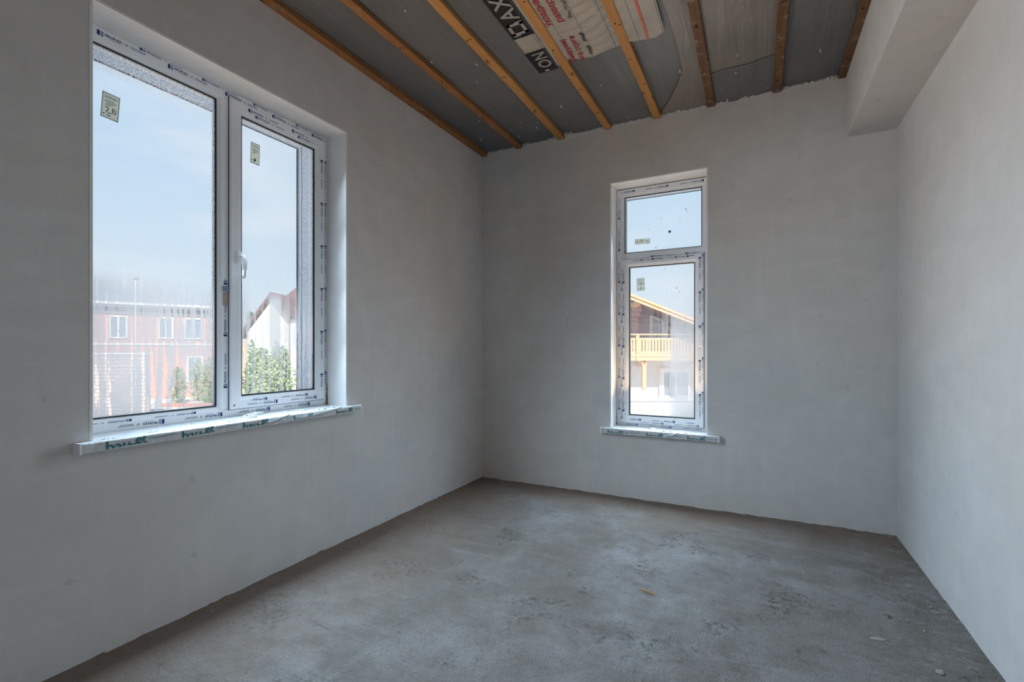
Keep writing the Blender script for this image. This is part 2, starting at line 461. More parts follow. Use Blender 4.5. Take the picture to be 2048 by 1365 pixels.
def m_ground():
    t = NT('pink_paving')
    v = t.coord()
    br = t.new('ShaderNodeTexBrick')
    br.inputs['Color1'].default_value = (0.74, 0.69, 0.65, 1)
    br.inputs['Color2'].default_value = (0.69, 0.63, 0.59, 1)
    br.inputs['Mortar'].default_value = (0.46, 0.40, 0.37, 1)
    br.inputs['Scale'].default_value = 2.6
    br.inputs['Mortar Size'].default_value = 0.018
    t.link(v, br.inputs['Vector'])
    n = t.noise(v, 0.5, 4)
    c = t.mix(t.ramp(n, [(0.4, 0), (0.7, 0.5)]), br.outputs['Color'], (0.73, 0.69, 0.66))
    t.principled(c, 0.9, 0.1)
    return t.m
M['ground'] = m_ground()

# ------------------------------------------------------------------ mesh helpers
class MB:
    """collects shapes; build() links them as ONE mesh object"""
    def __init__(s):
        s.v, s.f, s.mi = [], [], []
    def add(s, verts, faces, mi=0):
        o = len(s.v)
        s.v += [tuple(p) for p in verts]
        s.f += [tuple(i + o for i in f) for f in faces]
        s.mi += [mi] * len(faces)
        return s
    def box(s, a, b, mi=0, mat=None):
        x0, y0, z0 = a; x1, y1, z1 = b
        vs = [(x0, y0, z0), (x1, y0, z0), (x1, y1, z0), (x0, y1, z0), (x0, y0, z1), (x1, y0, z1), (x1, y1, z1), (x0, y1, z1)]
        if mat is not None: vs = [mat @ Vector(p) for p in vs]
        return s.add(vs, [(0, 3, 2, 1), (4, 5, 6, 7), (0, 1, 5, 4), (1, 2, 6, 5), (2, 3, 7, 6), (3, 0, 4, 7)], mi)
    def bbox(s, a, b, r=0.003, mi=0):
        """box with its long edges chamfered"""
        bm = bmesh.new()
        bmesh.ops.create_cube(bm, size=1)
        for p in bm.verts:
            p.co = Vector([(a[i] + b[i]) / 2 + p.co[i] * (b[i] - a[i]) for i in range(3)])
        bmesh.ops.bevel(bm, geom=list(bm.edges), offset=r, segments=2, affect='EDGES', profile=0.6)
        bm.verts.index_update()
        s.add([p.co.copy() for p in bm.verts], [[q.index for q in f.verts] for f in bm.faces], mi)
        bm.free()
        return s
    def prism(s, poly, axis, a, b, mi=0):
        """poly in the two other axes, extruded along axis from a to b"""
        n = len(poly)
        def P(p, t):
            if axis == 0: return (t, p[0], p[1])
            if axis == 1: return (p[0], t, p[1])
            return (p[0], p[1], t)
        vs = [P(p, a) for p in poly] + [P(p, b) for p in poly]
        fs = [tuple(range(n)), tuple(range(2 * n - 1, n - 1, -1))] + [(i, i + n, (i + 1) % n + n, (i + 1) % n) for i in range(n)]
        return s.add(vs, fs, mi)
    def ring(s, u0, u1, v0, v1, prof, mi=0):
        """mitred frame: prof is a closed list of (inset from the outer edge, height)"""
        n = len(prof)
        vs = []
        for d, w in prof:
            vs += [(u0 + d, v0 + d, w), (u1 - d, v0 + d, w), (u1 - d, v1 - d, w), (u0 + d, v1 - d, w)]
        fs = []
        for i in range(n):
            j = (i + 1) % n
            for c in range(4):
                e_ = (c + 1) % 4
                fs.append((i * 4 + c, i * 4 + e_, j * 4 + e_, j * 4 + c))
        return s.add(vs, fs, mi)
    def tube(s, pts, rads, seg=10, mi=0, flat_=1.0):
        rings = []
        for i, p in enumerate(pts):
            p = Vector(p)
            d = (Vector(pts[min(i + 1, len(pts) - 1)]) - Vector(pts[max(i - 1, 0)])).normalized()
            a = d.orthogonal().normalized() if abs(d.z) > 0.95 else d.cross(Vector((0, 0, 1))).normalized()
            b = d.cross(a)
            rings.append([p + (a * math.cos(2 * math.pi * k / seg) + b * math.sin(2 * math.pi * k / seg) * flat_) * rads[i] for k in range(seg)])
        vs = [q for r in rings for q in r]
        fs = []
        for i in range(len(pts) - 1):
            for k in range(seg):
                k2 = (k + 1) % seg
                fs.append((i * seg + k, i * seg + k2, (i + 1) * seg + k2, (i + 1) * seg + k))
        fs.append(tuple(range(seg))[::-1]); fs.append(tuple((len(pts) - 1) * seg + k for k in range(seg)))
        return s.add(vs, fs, mi)
    def mesh(s, name, mats):
        me = bpy.data.meshes.new(name)
        me.from_pydata(s.v, [], s.f)
        for m in (mats if isinstance(mats, (list, tuple)) else [mats]):
            me.materials.append(m)
        if any(s.mi):
            me.polygons.foreach_set('material_index', s.mi)
        bm = bmesh.new(); bm.from_mesh(me)
        bmesh.ops.recalc_face_normals(bm, faces=bm.faces)
        bm.to_mesh(me); bm.free()
        return me
    def build(s, name, mats, parent=None, smooth=False, **props):
        me = s.mesh(name, mats)
        if smooth:
            me.polygons.foreach_set('use_smooth', [True] * len(me.polygons))
        return link(name, me, parent, **props)

def link(name, me, parent=None, **props):
    o = bpy.data.objects.new(name, me)
    COL.objects.link(o)
    if parent is not None: o.parent = parent
    for a, v in props.items(): o[a] = v
    return o

def empty(name, loc=(0, 0, 0), rz=0.0, **props):
    o = bpy.data.objects.new(name, None)
    o.location = loc; o.rotation_euler = (0, 0, rz)
    o.empty_display_size = 0.1
    COL.objects.link(o)
    for a, v in props.items(): o[a] = v
    return o

_tcache = {}
def text_mesh(body, size, bold=0.0, width=1.0, shear=0.0, spacing=1.0):
    """verts, faces of flat lettering in the xy plane, left-bottom at the origin; also its width"""
    key = (body, size, bold, width, shear, spacing)
    if key in _tcache: return _tcache[key]
    cu = bpy.data.curves.new('lettering', 'FONT')
    cu.body = body; cu.size = size; cu.offset = bold * size; cu.shear = shear; cu.space_character = spacing
    cu.resolution_u = 3
    o = bpy.data.objects.new('lettering', cu)
    COL.objects.link(o)
    dg = bpy.context.evaluated_depsgraph_get()
    me = bpy.data.meshes.new_from_object(o.evaluated_get(dg))
    vs = [(v.co.x * width, v.co.y, 0.0) for v in me.vertices]
    fs = [tuple(p.vertices) for p in me.polygons]
    bpy.data.objects.remove(o); bpy.data.meshes.remove(me); bpy.data.curves.remove(cu)
    w = max((p[0] for p in vs), default=0)
    _tcache[key] = (vs, fs, w)
    return _tcache[key]

def clip(vs, fs, co, no):
    """keep the side of the plane its normal points to"""
    bm = bmesh.new()
    bv = [bm.verts.new(p) for p in vs]
    for f in fs:
        try: bm.faces.new([bv[i] for i in f])
        except ValueError: pass
    bmesh.ops.bisect_plane(bm, geom=list(bm.verts) + list(bm.edges) + list(bm.faces), plane_co=co, plane_no=no, clear_inner=True)
    bm.verts.index_update()
    r = [p.co.copy() for p in bm.verts], [[q.index for q in f.verts] for f in bm.faces]
    bm.free()
    return r

def quad(mb, x0, y0, x1, y1, mi=0, z=0.0):
    mb.add([(x0, y0, z), (x1, y0, z), (x1, y1, z), (x0, y1, z)], [(0, 1, 2, 3)], mi)

# ------------------------------------------------------------------ the room: measured on the photograph, metres
XL, XR, YB, YN = -2.288, 0.801, 3.829, -1.55
ZC = 3.048                     # underside of the membrane
W1 = dict(u0=0.880, u1=2.166, v0=0.838, v1=2.567)
W2 = dict(u0=-1.064, u1=-0.324, v0=0.548, v1=2.570)
TH = 0.42

# floor: uneven screed
def floor():
    nx, ny = 128, 190
    vs, fs = [], []
    x0, x1, y0, y1 = XL - 0.02, XR + 0.02, YN - 0.02, YB + 0.02
    for j in range(ny + 1):
        for i in range(nx + 1):
            x = x0 + (x1 - x0) * i / nx; y = y0 + (y1 - y0) * j / ny
            h = 0.006 * noise.noise((x * 1.3, y * 1.3, 0)) + 0.004 * noise.noise((x * 5, y * 5, 3)) + 0.0025 * noise.noise((x * 16, y * 16, 7))
            edge = min(x - XL, XR - x, YB - y)
            if edge < 0.16:
                q = (1 - edge / 0.16)
                h += q * (0.007 * abs(noise.noise((x * 9, y * 9, 5))) + 0.010 * max(0, noise.noise((x * 22, y * 22, 9))))
            vs.append((x, y, h))
    for j in range(ny):
        for i in range(nx):
            a = j * (nx + 1) + i
            fs.append((a, a + 1, a + nx + 2, a + nx + 1))
    # underside so that it is a slab
    n0 = len(vs)
    vs += [(x0, y0, -0.2), (x1, y0, -0.2), (x1, y1, -0.2), (x0, y1, -0.2)]
    fs.append((n0, n0 + 3, n0 + 2, n0 + 1))
    mb = MB(); mb.add(vs, fs)
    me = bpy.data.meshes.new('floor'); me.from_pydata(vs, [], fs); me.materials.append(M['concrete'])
    me.polygons.foreach_set('use_smooth', [True] * len(me.polygons))
    return link('floor', me, kind='structure', label='rough unfinished concrete floor with dust and dark patches')
floor()

def wall_with_window(name, win, axis, label, a0, a1, mat):
    """axis 0: wall in the plane x=XL reaching outwards; axis 1: plane y=YB"""
    mb = MB()
    lo, hi = -0.2, 3.32
    def slab(u0, u1, v0, v1):
        if axis == 0: mb.box((XL - TH + 0.02, u0, v0), (XL, u1, v1))
        else: mb.box((u0, YB, v0), (u1, YB + TH - 0.02, v1))
    slab(a0, win['u0'], lo, hi)
    slab(win['u1'], a1, lo, hi)
    slab(win['u0'], win['u1'], lo, win['v0'] - 0.03)
    slab(win['u0'], win['u1'], win['v1'], hi)
    w = mb.build(name, mat, kind='structure', label=label)
    # outer skin of the house
    mb = MB()
    def skin(u0, u1, v0, v1):
        if axis == 0: mb.box((XL - TH, u0, v0), (XL - TH + 0.02, u1, v1))
        else: mb.box((u0, YB + TH - 0.02, v0), (u1, YB + TH, v1))
    d = 0.035
    skin(a0, win['u0'] + d, -2.0, hi); skin(win['u1'] - d, a1, -2.0, hi)
    skin(win['u0'] + d, win['u1'] - d, -2.0, win['v0'] + 0.02); skin(win['u0'] + d, win['u1'] - d, win['v1'] - d, hi)
    mb.build('outer_skin', M['ext_wall'], w)
    # smooth plastered reveals with their corner beads
    t = 0.006
    for k, (u0, u1, v0, v1) in enumerate(((win['u0'] - t, win['u0'] + t, win['v0'], win['v1'] + t), (win['u1'] - t, win['u1'] + t, win['v0'], win['v1'] + t), (win['u0'], win['u1'], win['v1'] - t, win['v1'] + t))):
        mb = MB()
        if axis == 0: mb.bbox((XL - 0.20, u0, v0), (XL + 0.002, u1, v1), 0.002)
        else: mb.bbox((u0, YB - 0.002, v0), (u1, YB + 0.20, v1), 0.002)
        mb.build('window_reveal', M['reveal'], w)
    # outer part of the opening
    mb = MB()
    for (u0, u1, v0, v1) in ((win['u0'] - 0.005, win['u0'] + d, win['v0'], win['v1']), (win['u1'] - d, win['u1'] + 0.005, win['v0'], win['v1']), (win['u0'], win['u1'], win['v1'] - d, win['v1'] + 0.005)):
        if axis == 0: mb.box((XL - TH, u0, v0), (XL - 0.245, u1, v1))
        else: mb.box((u0, YB + 0.245, v0), (u1, YB + TH, v1))
    mb.build('outer_reveal', M['ext_wall'], w)
    return w
wall_left = wall_with_window('wall_left', W1, 0, 'grey plastered wall with the wide two-pane window', YN - 0.2, YB + TH, M['plaster'])
wall_back = wall_with_window('wall_back', W2, 1, 'grey plastered end wall with the tall narrow window', XL, XR + 0.3, M['plaster'])
MB().box((XR, YN - 0.2, -0.2), (XR + 0.3, YB, 3.32)).build('wall_right', M['plaster_right_dimmed'], kind='structure', label='bright plastered wall without openings')
mb = MB()
mb.box((XL, YN - 0.2, -0.2), (-0.55, YN, 3.32)); mb.box((0.35, YN - 0.2, -0.2), (XR, YN, 3.32)); mb.box((-0.55, YN - 0.2, 2.1), (0.35, YN, 3.32))
mb.build('wall_near', M['plaster'], kind='structure', label='plastered wall behind the viewer with the doorway')
mb = MB()  # frame of an unseen doorway, left open for the added fill lamp
for x0_, x1_, z0_, z1_ in ((-0.55, -0.49, 0.0, 2.1), (0.29, 0.35, 0.0, 2.1), (-0.49, 0.29, 2.04, 2.1)):
    mb.bbox((x0_, YN - 0.12, z0_), (x1_, YN + 0.01, z1_), 0.004)
mb.build('door_1', M['pvc'], kind='structure', label='unseen doorway with a white frame behind the viewer, left open for the fill lamp')
mb = MB()  # unseen box added behind the doorway so no direct sun gets in
mb.box((-2.2, -4.0, -0.2), (1.6, -3.8, 3.32)).box((-2.2, -3.8, -0.2), (-2.0, YN - 0.2, 3.32)).box((1.4, -3.8, -0.2), (1.6, YN - 0.2, 3.32)).box((-2.2, -4.0, 3.2), (1.6, YN - 0.2, 3.32)).box((-2.2, -4.0, -0.2), (1.6, YN - 0.02, -0.005))
mb.build('wall_sun_block', M['plaster'], kind='structure', label='added unseen plastered box beyond the doorway, keeping the sun out')

# boxed beam along the right wall
mb = MB()
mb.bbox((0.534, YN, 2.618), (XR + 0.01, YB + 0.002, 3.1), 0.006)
mb.build('trim_1', M['plaster_right_dimmed'], kind='structure', label='plastered boxed beam running along the top of the right wall')

# ------------------------------------------------------------------ ceiling membrane
def sheet(name, x0, x1, y0, y1, z, nx, ny, hfun, mat, parent=None, edge=None, th=0.002, **props):
    vs, fs = [], []
    for j in range(ny + 1):
        for i in range(nx + 1):
            x = x0 + (x1 - x0) * i / nx; y = y0 + (y1 - y0) * j / ny
            if edge: x, y = edge(x, y, i / nx, j / ny)
            vs.append((x, y, z + hfun(x, y)))
    for j in range(ny):
        for i in range(nx):
            a = j * (nx + 1) + i
            fs.append((a, a + nx + 1, a + nx + 2, a + 1))
    n = len(vs)
    top = [(x, y, zz + th) for x, y, zz in vs]
    fs2 = [tuple(q + n for q in f[::-1]) for f in fs]
    rim = []
    per = [i for i in range(nx)] + [nx + j * (nx + 1) for j in range(ny)] + [ny * (nx + 1) + nx - i for i in range(nx)] + [(ny - j) * (nx + 1) for j in range(ny)]
    for a, b in zip(per, per[1:] + per[:1]): rim.append((a, b, b + n, a + n))
    me = bpy.data.meshes.new(name); me.from_pydata(vs + top, [], fs + fs2 + rim); me.materials.append(mat)
    me.polygons.foreach_set('use_smooth', [True] * len(me.polygons))
    return link(name, me, parent, **props)

BX = [(-2.289, -2.235), (-1.925, -1.872), (-1.523, -1.463), (-1.112, -1.058), (-0.718, -0.662), (-0.322, -0.268), (0.104, 0.158), (0.492, 0.533)]
def sag(x, y):
    # slack between the battens plus creases
    s = 0.0
    for (a, b), (c, d) in zip(BX, BX[1:]):
        if b < x < c:
            q = (x - b) / (c - b)
            s = -0.012 * math.sin(math.pi * q) * (0.7 + 0.6 * noise.noise((x * 2, y * 1.3, 4)))
    s += 0.004 * noise.noise((x * 7 + y * 2, y * 2.0, 1))
    s += 0.003 * noise.noise((x * 18, y * 1.2, 8))
    return s
ceil = sheet('ceiling', XL - 0.03, 0.56, YN, YB + 0.02, ZC, 110, 130, sag, M['membrane'], kind='structure', label='silver grey vapour membrane stretched above the wooden battens')
MB().box((XL - TH, YN - 0.2, 3.20), (XR + 0.3, YB + TH, 3.45)).build('roof_slab', M['grey_soffit'], ceil)
# the overlapping width of membrane beyond the fifth batten: its edge shows as a dark curved line
def lap_edge(x, y, a, b):
    left = -0.475 + 0.05 * math.sin((y - 2.2) * 1.9) + (0.0 if y < 3.25 else -0.42 * (y - 3.25) ** 1.3)
    return (left + (0.13 - left) * a, y)
sheet('membrane_overlap', 0, 1, YN, YB + 0.01, ZC - 0.007, 40, 120, lambda x, y: sag(x, y) - 0.001, M['membrane_lap'], ceil, edge=lap_edge, th=0.003)
def lap2(x, y, a, b):
    far, near = 3.84, 3.40 - 0.10 * (x + 0.3)
    return (x, near + (far - near) * b)
sheet('membrane_overlap', -0.30, 0.13, 0, 1, ZC - 0.013, 24, 24, lambda x, y: sag(x, y) - 0.001, M['membrane'], ceil, edge=lap2, th=0.003)

# plaster smeared onto the membrane along the end wall
mb = MB()
for s_ in range(230):
    x = XL + (0.53 - XL) * s_ / 229
    amp = max(0, noise.noise((x * 3.1, 0, 2))) * 0.10 + 0.012 + 0.02 * max(0, noise.noise((x * 14, 0, 5)))
    if any(abs(x - (a + b) / 2) < 0.036 for a, b in BX): continue
    for q in range(2):
        cx = x + rnd.uniform(-.01, .01); r = rnd.uniform(.004, .012); L = amp * rnd.uniform(.3, 1)
        z = ZC - 0.016 + rnd.uniform(-.003, .003)
        pts = []
        nn = 7
        for k in range(nn):
            an = 2 * math.pi * k / nn
            pts.append((cx + r * math.cos(an) * rnd.uniform(.6, 1.3), YB - L * (0.5 + 0.5 * math.sin(an)) + 0.002))
        mb.prism(pts, 2, z - 0.004, z + 0.03)
mb.build('plaster_smear', M['splash'], wall_back, kind='stuff', label='pale plaster smeared over the membrane edge')
# flecks of plaster on the membrane
mb = MB()
for s_ in range(38):
    x = rnd.uniform(-2.2, 0.45); y = rnd.uniform(1.8, 3.75) if rnd.random() > .4 else rnd.uniform(3.2, 3.78)
    r = rnd.uniform(.002, .006); nn = 6; st = rnd.uniform(1, 2.6)
    pts = [(x + r * math.cos(2 * math.pi * k / nn) * rnd.uniform(.5, 1.2), y + st * r * math.sin(2 * math.pi * k / nn) * rnd.uniform(.5, 1.2)) for k in range(nn)]
    z = ZC + sag(x, y) - 0.004
    mb.prism(pts, 2, z - 0.004 - (0.010 if x > -0.5 else 0), z + 0.006)
mb.build('plaster_fleck', M['splash'], ceil, kind='stuff', label='small white plaster flecks stuck to the membrane')

# ------------------------------------------------------------------ ceiling battens
def batten(x0, x1, y0, y1, mat, label, seed, zb=3.018, zt=3.046):
    cx, cy = (x0 + x1) / 2, (y0 + y1) / 2
    t = empty('ceiling_batten', (cx, cy, zb), 0, label=label, category='batten', group='wooden battens under the ceiling membrane')
    n = 34
    hw = (x1 - x0) / 2
    vs, fs = [], []
    c = 0.003
    for j in range(n + 1):
        y = y0 + (y1 - y0) * j / n - cy
        o = 0.004 * noise.noise((seed * 3.7, y * 1.4, 0))
        wv = 0.0016 * noise.noise((seed, y * 9, 3))
        zz = 0.0025 * noise.noise((seed * 2, y * 1.7, 6))
        prof = [(-hw + c, 0), (hw - c, 0), (hw, c), (hw, zt - zb), (-hw, zt - zb), (-hw, c)]
        vs += [(p[0] + o + (wv if p[0] > 0 else -wv), y, p[1] + zz) for p in prof]
    for j in range(n):
        for k in range(6):
            a = j * 6 + k; b = j * 6 + (k + 1) % 6
            fs.append((a, b, b + 6, a + 6))
    fs.append((0, 1, 2, 3, 4, 5)[::-1]); fs.append(tuple(n * 6 + k for k in range(6)))
    MB().add(vs, fs).build('strip', mat, t)
    rr = random.Random(seed)
    y = y0 + 0.25
    while y < y1 - 0.1:
        if y > 1.3:
            for q in range(rr.choice((1, 2, 2))):
                px, py = rr.uniform(-hw * .55, hw * .55), y - cy + rr.uniform(-.02, .02)
                nb = MB()
                nb.tube([(px, py, -0.0045), (px, py, 0.004)], [0.0042, 0.0042], 8)
                nb.build('nail', M['nail'], t)
        y += rr.uniform(.32, .5)
    return t
batten(*BX[0], YN, YB + 0.01, M['pine_orange'], 'plaster-stained batten fixed along the top of the window wall', 1, 3.012)
batten(*BX[1], YN, 3.215, M['pine_orange'], 'long orange batten next to the window wall, ending at a butt joint', 2)
batten(BX[1][0] - 0.004, BX[1][1] + 0.002, 3.218, YB + 0.01, M['pine_orange'], 'short orange batten piece butted on between the joint and the end wall', 12)
batten(*BX[2], YN, YB + 0.01, M['pine'], 'fresh orange batten between the window wall and the printed membrane', 3)
batten(*BX[3], YN, YB + 0.01, M['pine'], 'fresh orange batten crossing between the black lettered band and the red print', 4)
batten(*BX[4], YN, YB + 0.01, M['pine'], 'fresh orange batten across the wrinkled end of the printed membrane', 5)
batten(*BX[5], YN, YB + 0.01, M['pine_dark'], 'dark brown batten with a chipped edge beside the printed membrane', 6)
batten(*BX[6], YN, YB + 0.01, M['pine_dark'], 'dark brown batten in the middle between the chipped one and the beam', 7)
batten(*BX[7], YN, YB + 0.01, M['pine_dark'], 'narrow dark plaster-smeared batten against the boxed beam', 8)

# ------------------------------------------------------------------ printed membrane offcut held up by the battens
FX0, FX1, FY0, FY1 = -1.268, -0.462, 0.6, 2.83
FZ = ZC - 0.022
def flap_h(x, y):
    h = 0.0
    near = max(0.0, 1 - (FY1 - y) / 0.55)          # the free end
    # gathers running away from the fifth batten on its left side
    q = math.exp(-((x + 0.80) / 0.13) ** 2) * max(0, min(1, (y - 2.1) / 0.3))
    h += -0.018 * q * (0.5 + 0.5 * math.sin(y * 88 + x * 22 + 3 * noise.noise((x * 5, y * 5, 0)))) - 0.010 * q
    h += -0.010 * near * max(0, noise.noise((x * 6, y * 4, 2)) + 0.3)
    for (a, b) in (BX[3], BX[4]):                   # pressed flat where a batten holds it
        m = (a + b) / 2
        h *= 1 - math.exp(-((x - m) / 0.035) ** 2)
    h += 0.002 * noise.noise((x * 15, y * 6, 5))
    # the last two or three centimetres droop
    d = FY1 - y
    if d < 0.07:
        span = 0.0
        for a, b in ((-1.058, -0.718), (-0.662, -0.44)):
            if a < x < b: span = math.sin(math.pi * (x - a) / (b - a))
        if -0.662 < x: span = min(1.0, (x + 0.662) / 0.17)
        h -= 0.022 * span * (1 - d / 0.07) ** 1.4
    return h
def flap_edge(x, y, a, b):
    # corner cut, side edge turned under
    yy = y + (0.0 if x > -1.05 else 0.03) + 0.01 * math.sin(x * 9)
    if x > -0.52 and y > 2.62: yy -= (x + 0.52) * 0.5 * (y - 2.62) / 0.24
    return x, yy
flap = empty('membrane_sheet', (0, -0.03, 0), 0, label='loose printed membrane sheet with red lettering and a wrinkled end, tucked above the battens', category='membrane')
fl = sheet('sheet', -1.150, FX1, FY0, FY1, FZ, 96, 230, flap_h, M['flap'], flap, edge=flap_edge, th=0.001)
# the dark band with pale lettering on its left margin, one bare gap in it
def band(y0, y1):
    return sheet('black_band', FX0, -1.132, y0, y1, FZ - 0.004, 8, 30, lambda x, y: 0.0015 * noise.noise((x * 9, y * 9, 1)), M['black_print'], flap, edge=lambda x, y, a, b: (x, y + 0.0 * a), th=0.001, label='black printed band')
band(FY0, 2.508); band(2.655, 2.888)
sheet('bare_band', FX0 + 0.004, -1.132, 2.508, 2.655, FZ - 0.004, 8, 12, lambda x, y: 0.003 * noise.noise((x * 12, y * 12, 1)), M['flap'], flap, th=0.001, label='unprinted gap in the black band')
def lettering(parent, name, parts, mats, mtx):
    """parts: (verts, faces, material index, dx, dy)"""
    mb = MB()
    for vs, fs, mi, dx, dy in parts:
        mb.add([mtx @ Vector((v[0] + dx, v[1] + dy, 0)) for v in vs], fs, mi)
    return mb.build(name, mats, parent)
# text on the ceiling runs from far to near, its tops towards the window wall
def ceil_mtx(x, y, z):
    return Matrix.Translation((x, y, z)) @ Matrix(((0, -1, 0, 0), (-1, 0, 0, 0), (0, 0, -1, 0), (0, 0, 0, 1)))
zt = FZ - 0.0075
vs, fs, w = text_mesh('O', 0.115, 0.02, 0.92); v2, f2, w2 = text_mesh('N', 0.115, 0.02, 0.85)
lettering(flap, 'white_lettering', [(vs, fs, 0, 0.0, 0), (v2, f2, 0, w + 0.006, 0)], M['grey_print'], ceil_mtx(-1.152, 2.838, zt))
qb = MB(); quad(qb, 0, 0.020, 0.022, 0.05)
lettering(flap, 'white_lettering', [(qb.v, qb.f, 0, 0, 0)], M['grey_print'], ceil_mtx(-1.17, 2.878, zt))
# hollow square emblem with two notches, then the letters A X
qb = MB()
S, T = 0.098, 0.020
quad(qb, 0, 0, S, T); quad(qb, 0, S - T, S, S); quad(qb, 0, 0, T, S); quad(qb, S - T, 0, S, S)
quad(qb, -0.010, S - 0.045, 0.0, S); quad(qb, S, 0, S + 0.008, 0.045)
lettering(flap, 'white_lettering', [(qb.v, qb.f, 0, 0, 0)], M['grey_print'], ceil_mtx(-1.152, 2.475, zt))
va, fa, wa = text_mesh('A', 0.135, 0.015, 1.0); vx, fx, wx = text_mesh('X', 0.135, 0.015, 1.0)
lettering(flap, 'white_lettering', [(va, fa, 0, 0, 0), (vx, fx, 0, wa + 0.004, 0)], M['grey_print'], ceil_mtx(-1.150, 2.352, zt))
def ctext(body, size, x, y, mat, name, bold=0.01, width=1.0):
    v_, f_, w_ = text_mesh(body, size, bold, width)
    m = ceil_mtx(x, y, 0)
    mb = MB()
    P = [m @ Vector(v) for v in v_]
    mb.add([(p.x, p.y, FZ + flap_h(p.x, p.y) - 0.0025) for p in P], f_)
    mb.build(name, mat, flap)
ctext('Укладывайте этой', 0.055, -1.012, 2.500, M['red'], 'red_lettering', 0.012, 1.0)
ctext('разворачивайте', 0.055, -0.945, 2.485, M['red'], 'red_lettering', 0.012, 1.0)
ctext('Вы монтируете на', 0.034, -0.885, 2.465, M['darkgrey_print'], 'grey_lettering', 0.004, 1.0)
ctext('Снаружи)', 0.050, -1.000, 2.852, M['red'], 'red_lettering', 0.012, 0.92)
ctext('на стропи', 0.050, -0.940, 2.830, M['red'], 'red_lettering', 0.012, 0.88)
qb = MB(); quad(qb, 0, 0, 0.012, 0.012)
for y0_, L_ in ((2.80, 0.07), (2.70, 0.10)):
    mb = MB()
    for q in range(10):
        y = y0_ - L_ * q / 10
        mb.add([(-0.900 + 0.002, y, FZ + flap_h(-0.9, y) - 0.003), (-0.882, y, FZ + flap_h(-0.88, y) - 0.003), (-0.882, y - L_ / 10, FZ + flap_h(-0.88, y - L_ / 10) - 0.003), (-0.898, y - L_ / 10, FZ + flap_h(-0.9, y - L_ / 10) - 0.003)], [(0, 1, 2, 3)])
    mb.build('grey_lettering', M['darkgrey_print'], flap)
mb = MB()
N = 90
for q in range(N):
    a, b = FY1 - (FY1 - 1.4) * q / N, FY1 - (FY1 - 1.4) * (q + 1) / N
    mb.add([(x, y + 0.004, FZ + flap_h(x, y) - 0.003) for x, y in ((-0.566, a), (-0.553, a), (-0.553, b), (-0.566, b))], [(0, 1, 2, 3)])
mb.build('red_stripe', M['orange'], flap, label='orange-red printed stripe')

# ------------------------------------------------------------------ windows
def logo_parts(scale=1.0):
    """one repeat of the protective film's print, running along +x from its emblem; centred on y=0"""
    mb = MB()
    h = 0.021 * scale
    quad(mb, 0.0, -h / 2, 0.0105, h / 2, 0)
    for q in range(4):
        quad(mb, 0.013, -h / 2 + h * q / 4, 0.0225, -h / 2 + h * (q + .68) / 4, 1)
    v_, f_, w_ = text_mesh('PROPLEX', 0.0135 * scale, 0.03, 1.0)
    kx = 0.062 / w_
    mb.add([(0.027 + v[0] * kx, v[1] - 0.003 * scale, 0) for v in v_], f_, 0)
    quad(mb, 0.045, -0.0095 * scale, 0.082, -0.0078 * scale, 3)
    # tick
    mb.add([(0.099, 0.004 * scale, 0), (0.102, 0.005 * scale, 0), (0.104, -0.002 * scale, 0), (0.104, -0.006 * scale, 0)], [(0, 1, 2, 3)][::1], 2)
    mb.add([(0.104, -0.006 * scale, 0), (0.104, -0.001 * scale, 0), (0.109, 0.007 * scale, 0), (0.112, 0.006 * scale, 0)], [(0, 1, 2, 3)], 2)
    quad(mb, 0.120, 0.0008 * scale, 0.182, 0.0038 * scale, 3)
    quad(mb, 0.124, -0.0045 * scale, 0.176, -0.0018 * scale, 3)
    return mb
LOGO = [M['navy'], M['blue'], M['green'], M['greyblue']]
def film(parent, runs, z):
    """runs: (u, v, angle, first, length, scale, lo, hi) -> one print mesh per run, lying z above the window's plane"""
    for (u, v, ang, first, length, sc) in runs:
        mb = MB()
        base = logo_parts(sc)
        a = first
        ca, sa = math.cos(R(ang)), math.sin(R(ang))
        while a < length:
            V, Fs, mi = base.v, base.f, base.mi
            keep = [(f, m) for f, m in zip(Fs, mi) if all(0.0 <= V[i][0] + a <= length for i in f)]
            o = len(mb.v)
            mb.v += [(u + (p[0] + a) * ca - p[1] * sa, v + (p[0] + a) * sa + p[1] * ca, z) for p in V]
            mb.f += [tuple(i + o for i in f) for f, m in keep]
            mb.mi += [m for f, m in keep]
            a += 0.270
        if not mb.f: continue
        me = bpy.data.meshes.new('film_print')
        me.from_pydata(mb.v, [], mb.f)
        for m in LOGO: me.materials.append(m)
        me.polygons.foreach_set('material_index', mb.mi)
        link('film_print', me, parent)

def pane(parent, u0, u1, v0, v1, w, mat, name='glass_pane'):
    """a real pane of glass: front face and back face are one thin sheet with edges"""
    mb = MB().add([(u0, v0, w), (u1, v0, w), (u1, v1, w), (u0, v1, w)], [(0, 1, 2, 3)])
    p = mb.build(name, mat, parent)
    return p

def glazing(parent, u0, u1, v0, v1, w, mat):
    """pane + black gasket + the unit's aluminium spacer behind it"""
    p = pane(parent, u0, u1, v0, v1, w, mat)
    MB().ring(u0 - 0.001, u1 + 0.001, v0 - 0.001, v1 + 0.001, [(0, w - 0.004), (0, w + 0.0085), (0.0045, w + 0.006), (0.0045, w + 0.0005), (0.0045, w - 0.004)]).build('gasket', M['gasket'], parent)
    MB().ring(u0 - 0.006, u1 + 0.006, v0 - 0.006, v1 + 0.006, [(0, w - 0.022), (0, w - 0.006), (0.010, w - 0.006), (0.010, w - 0.022)]).build('spacer', M['spacer'], parent)
    return p

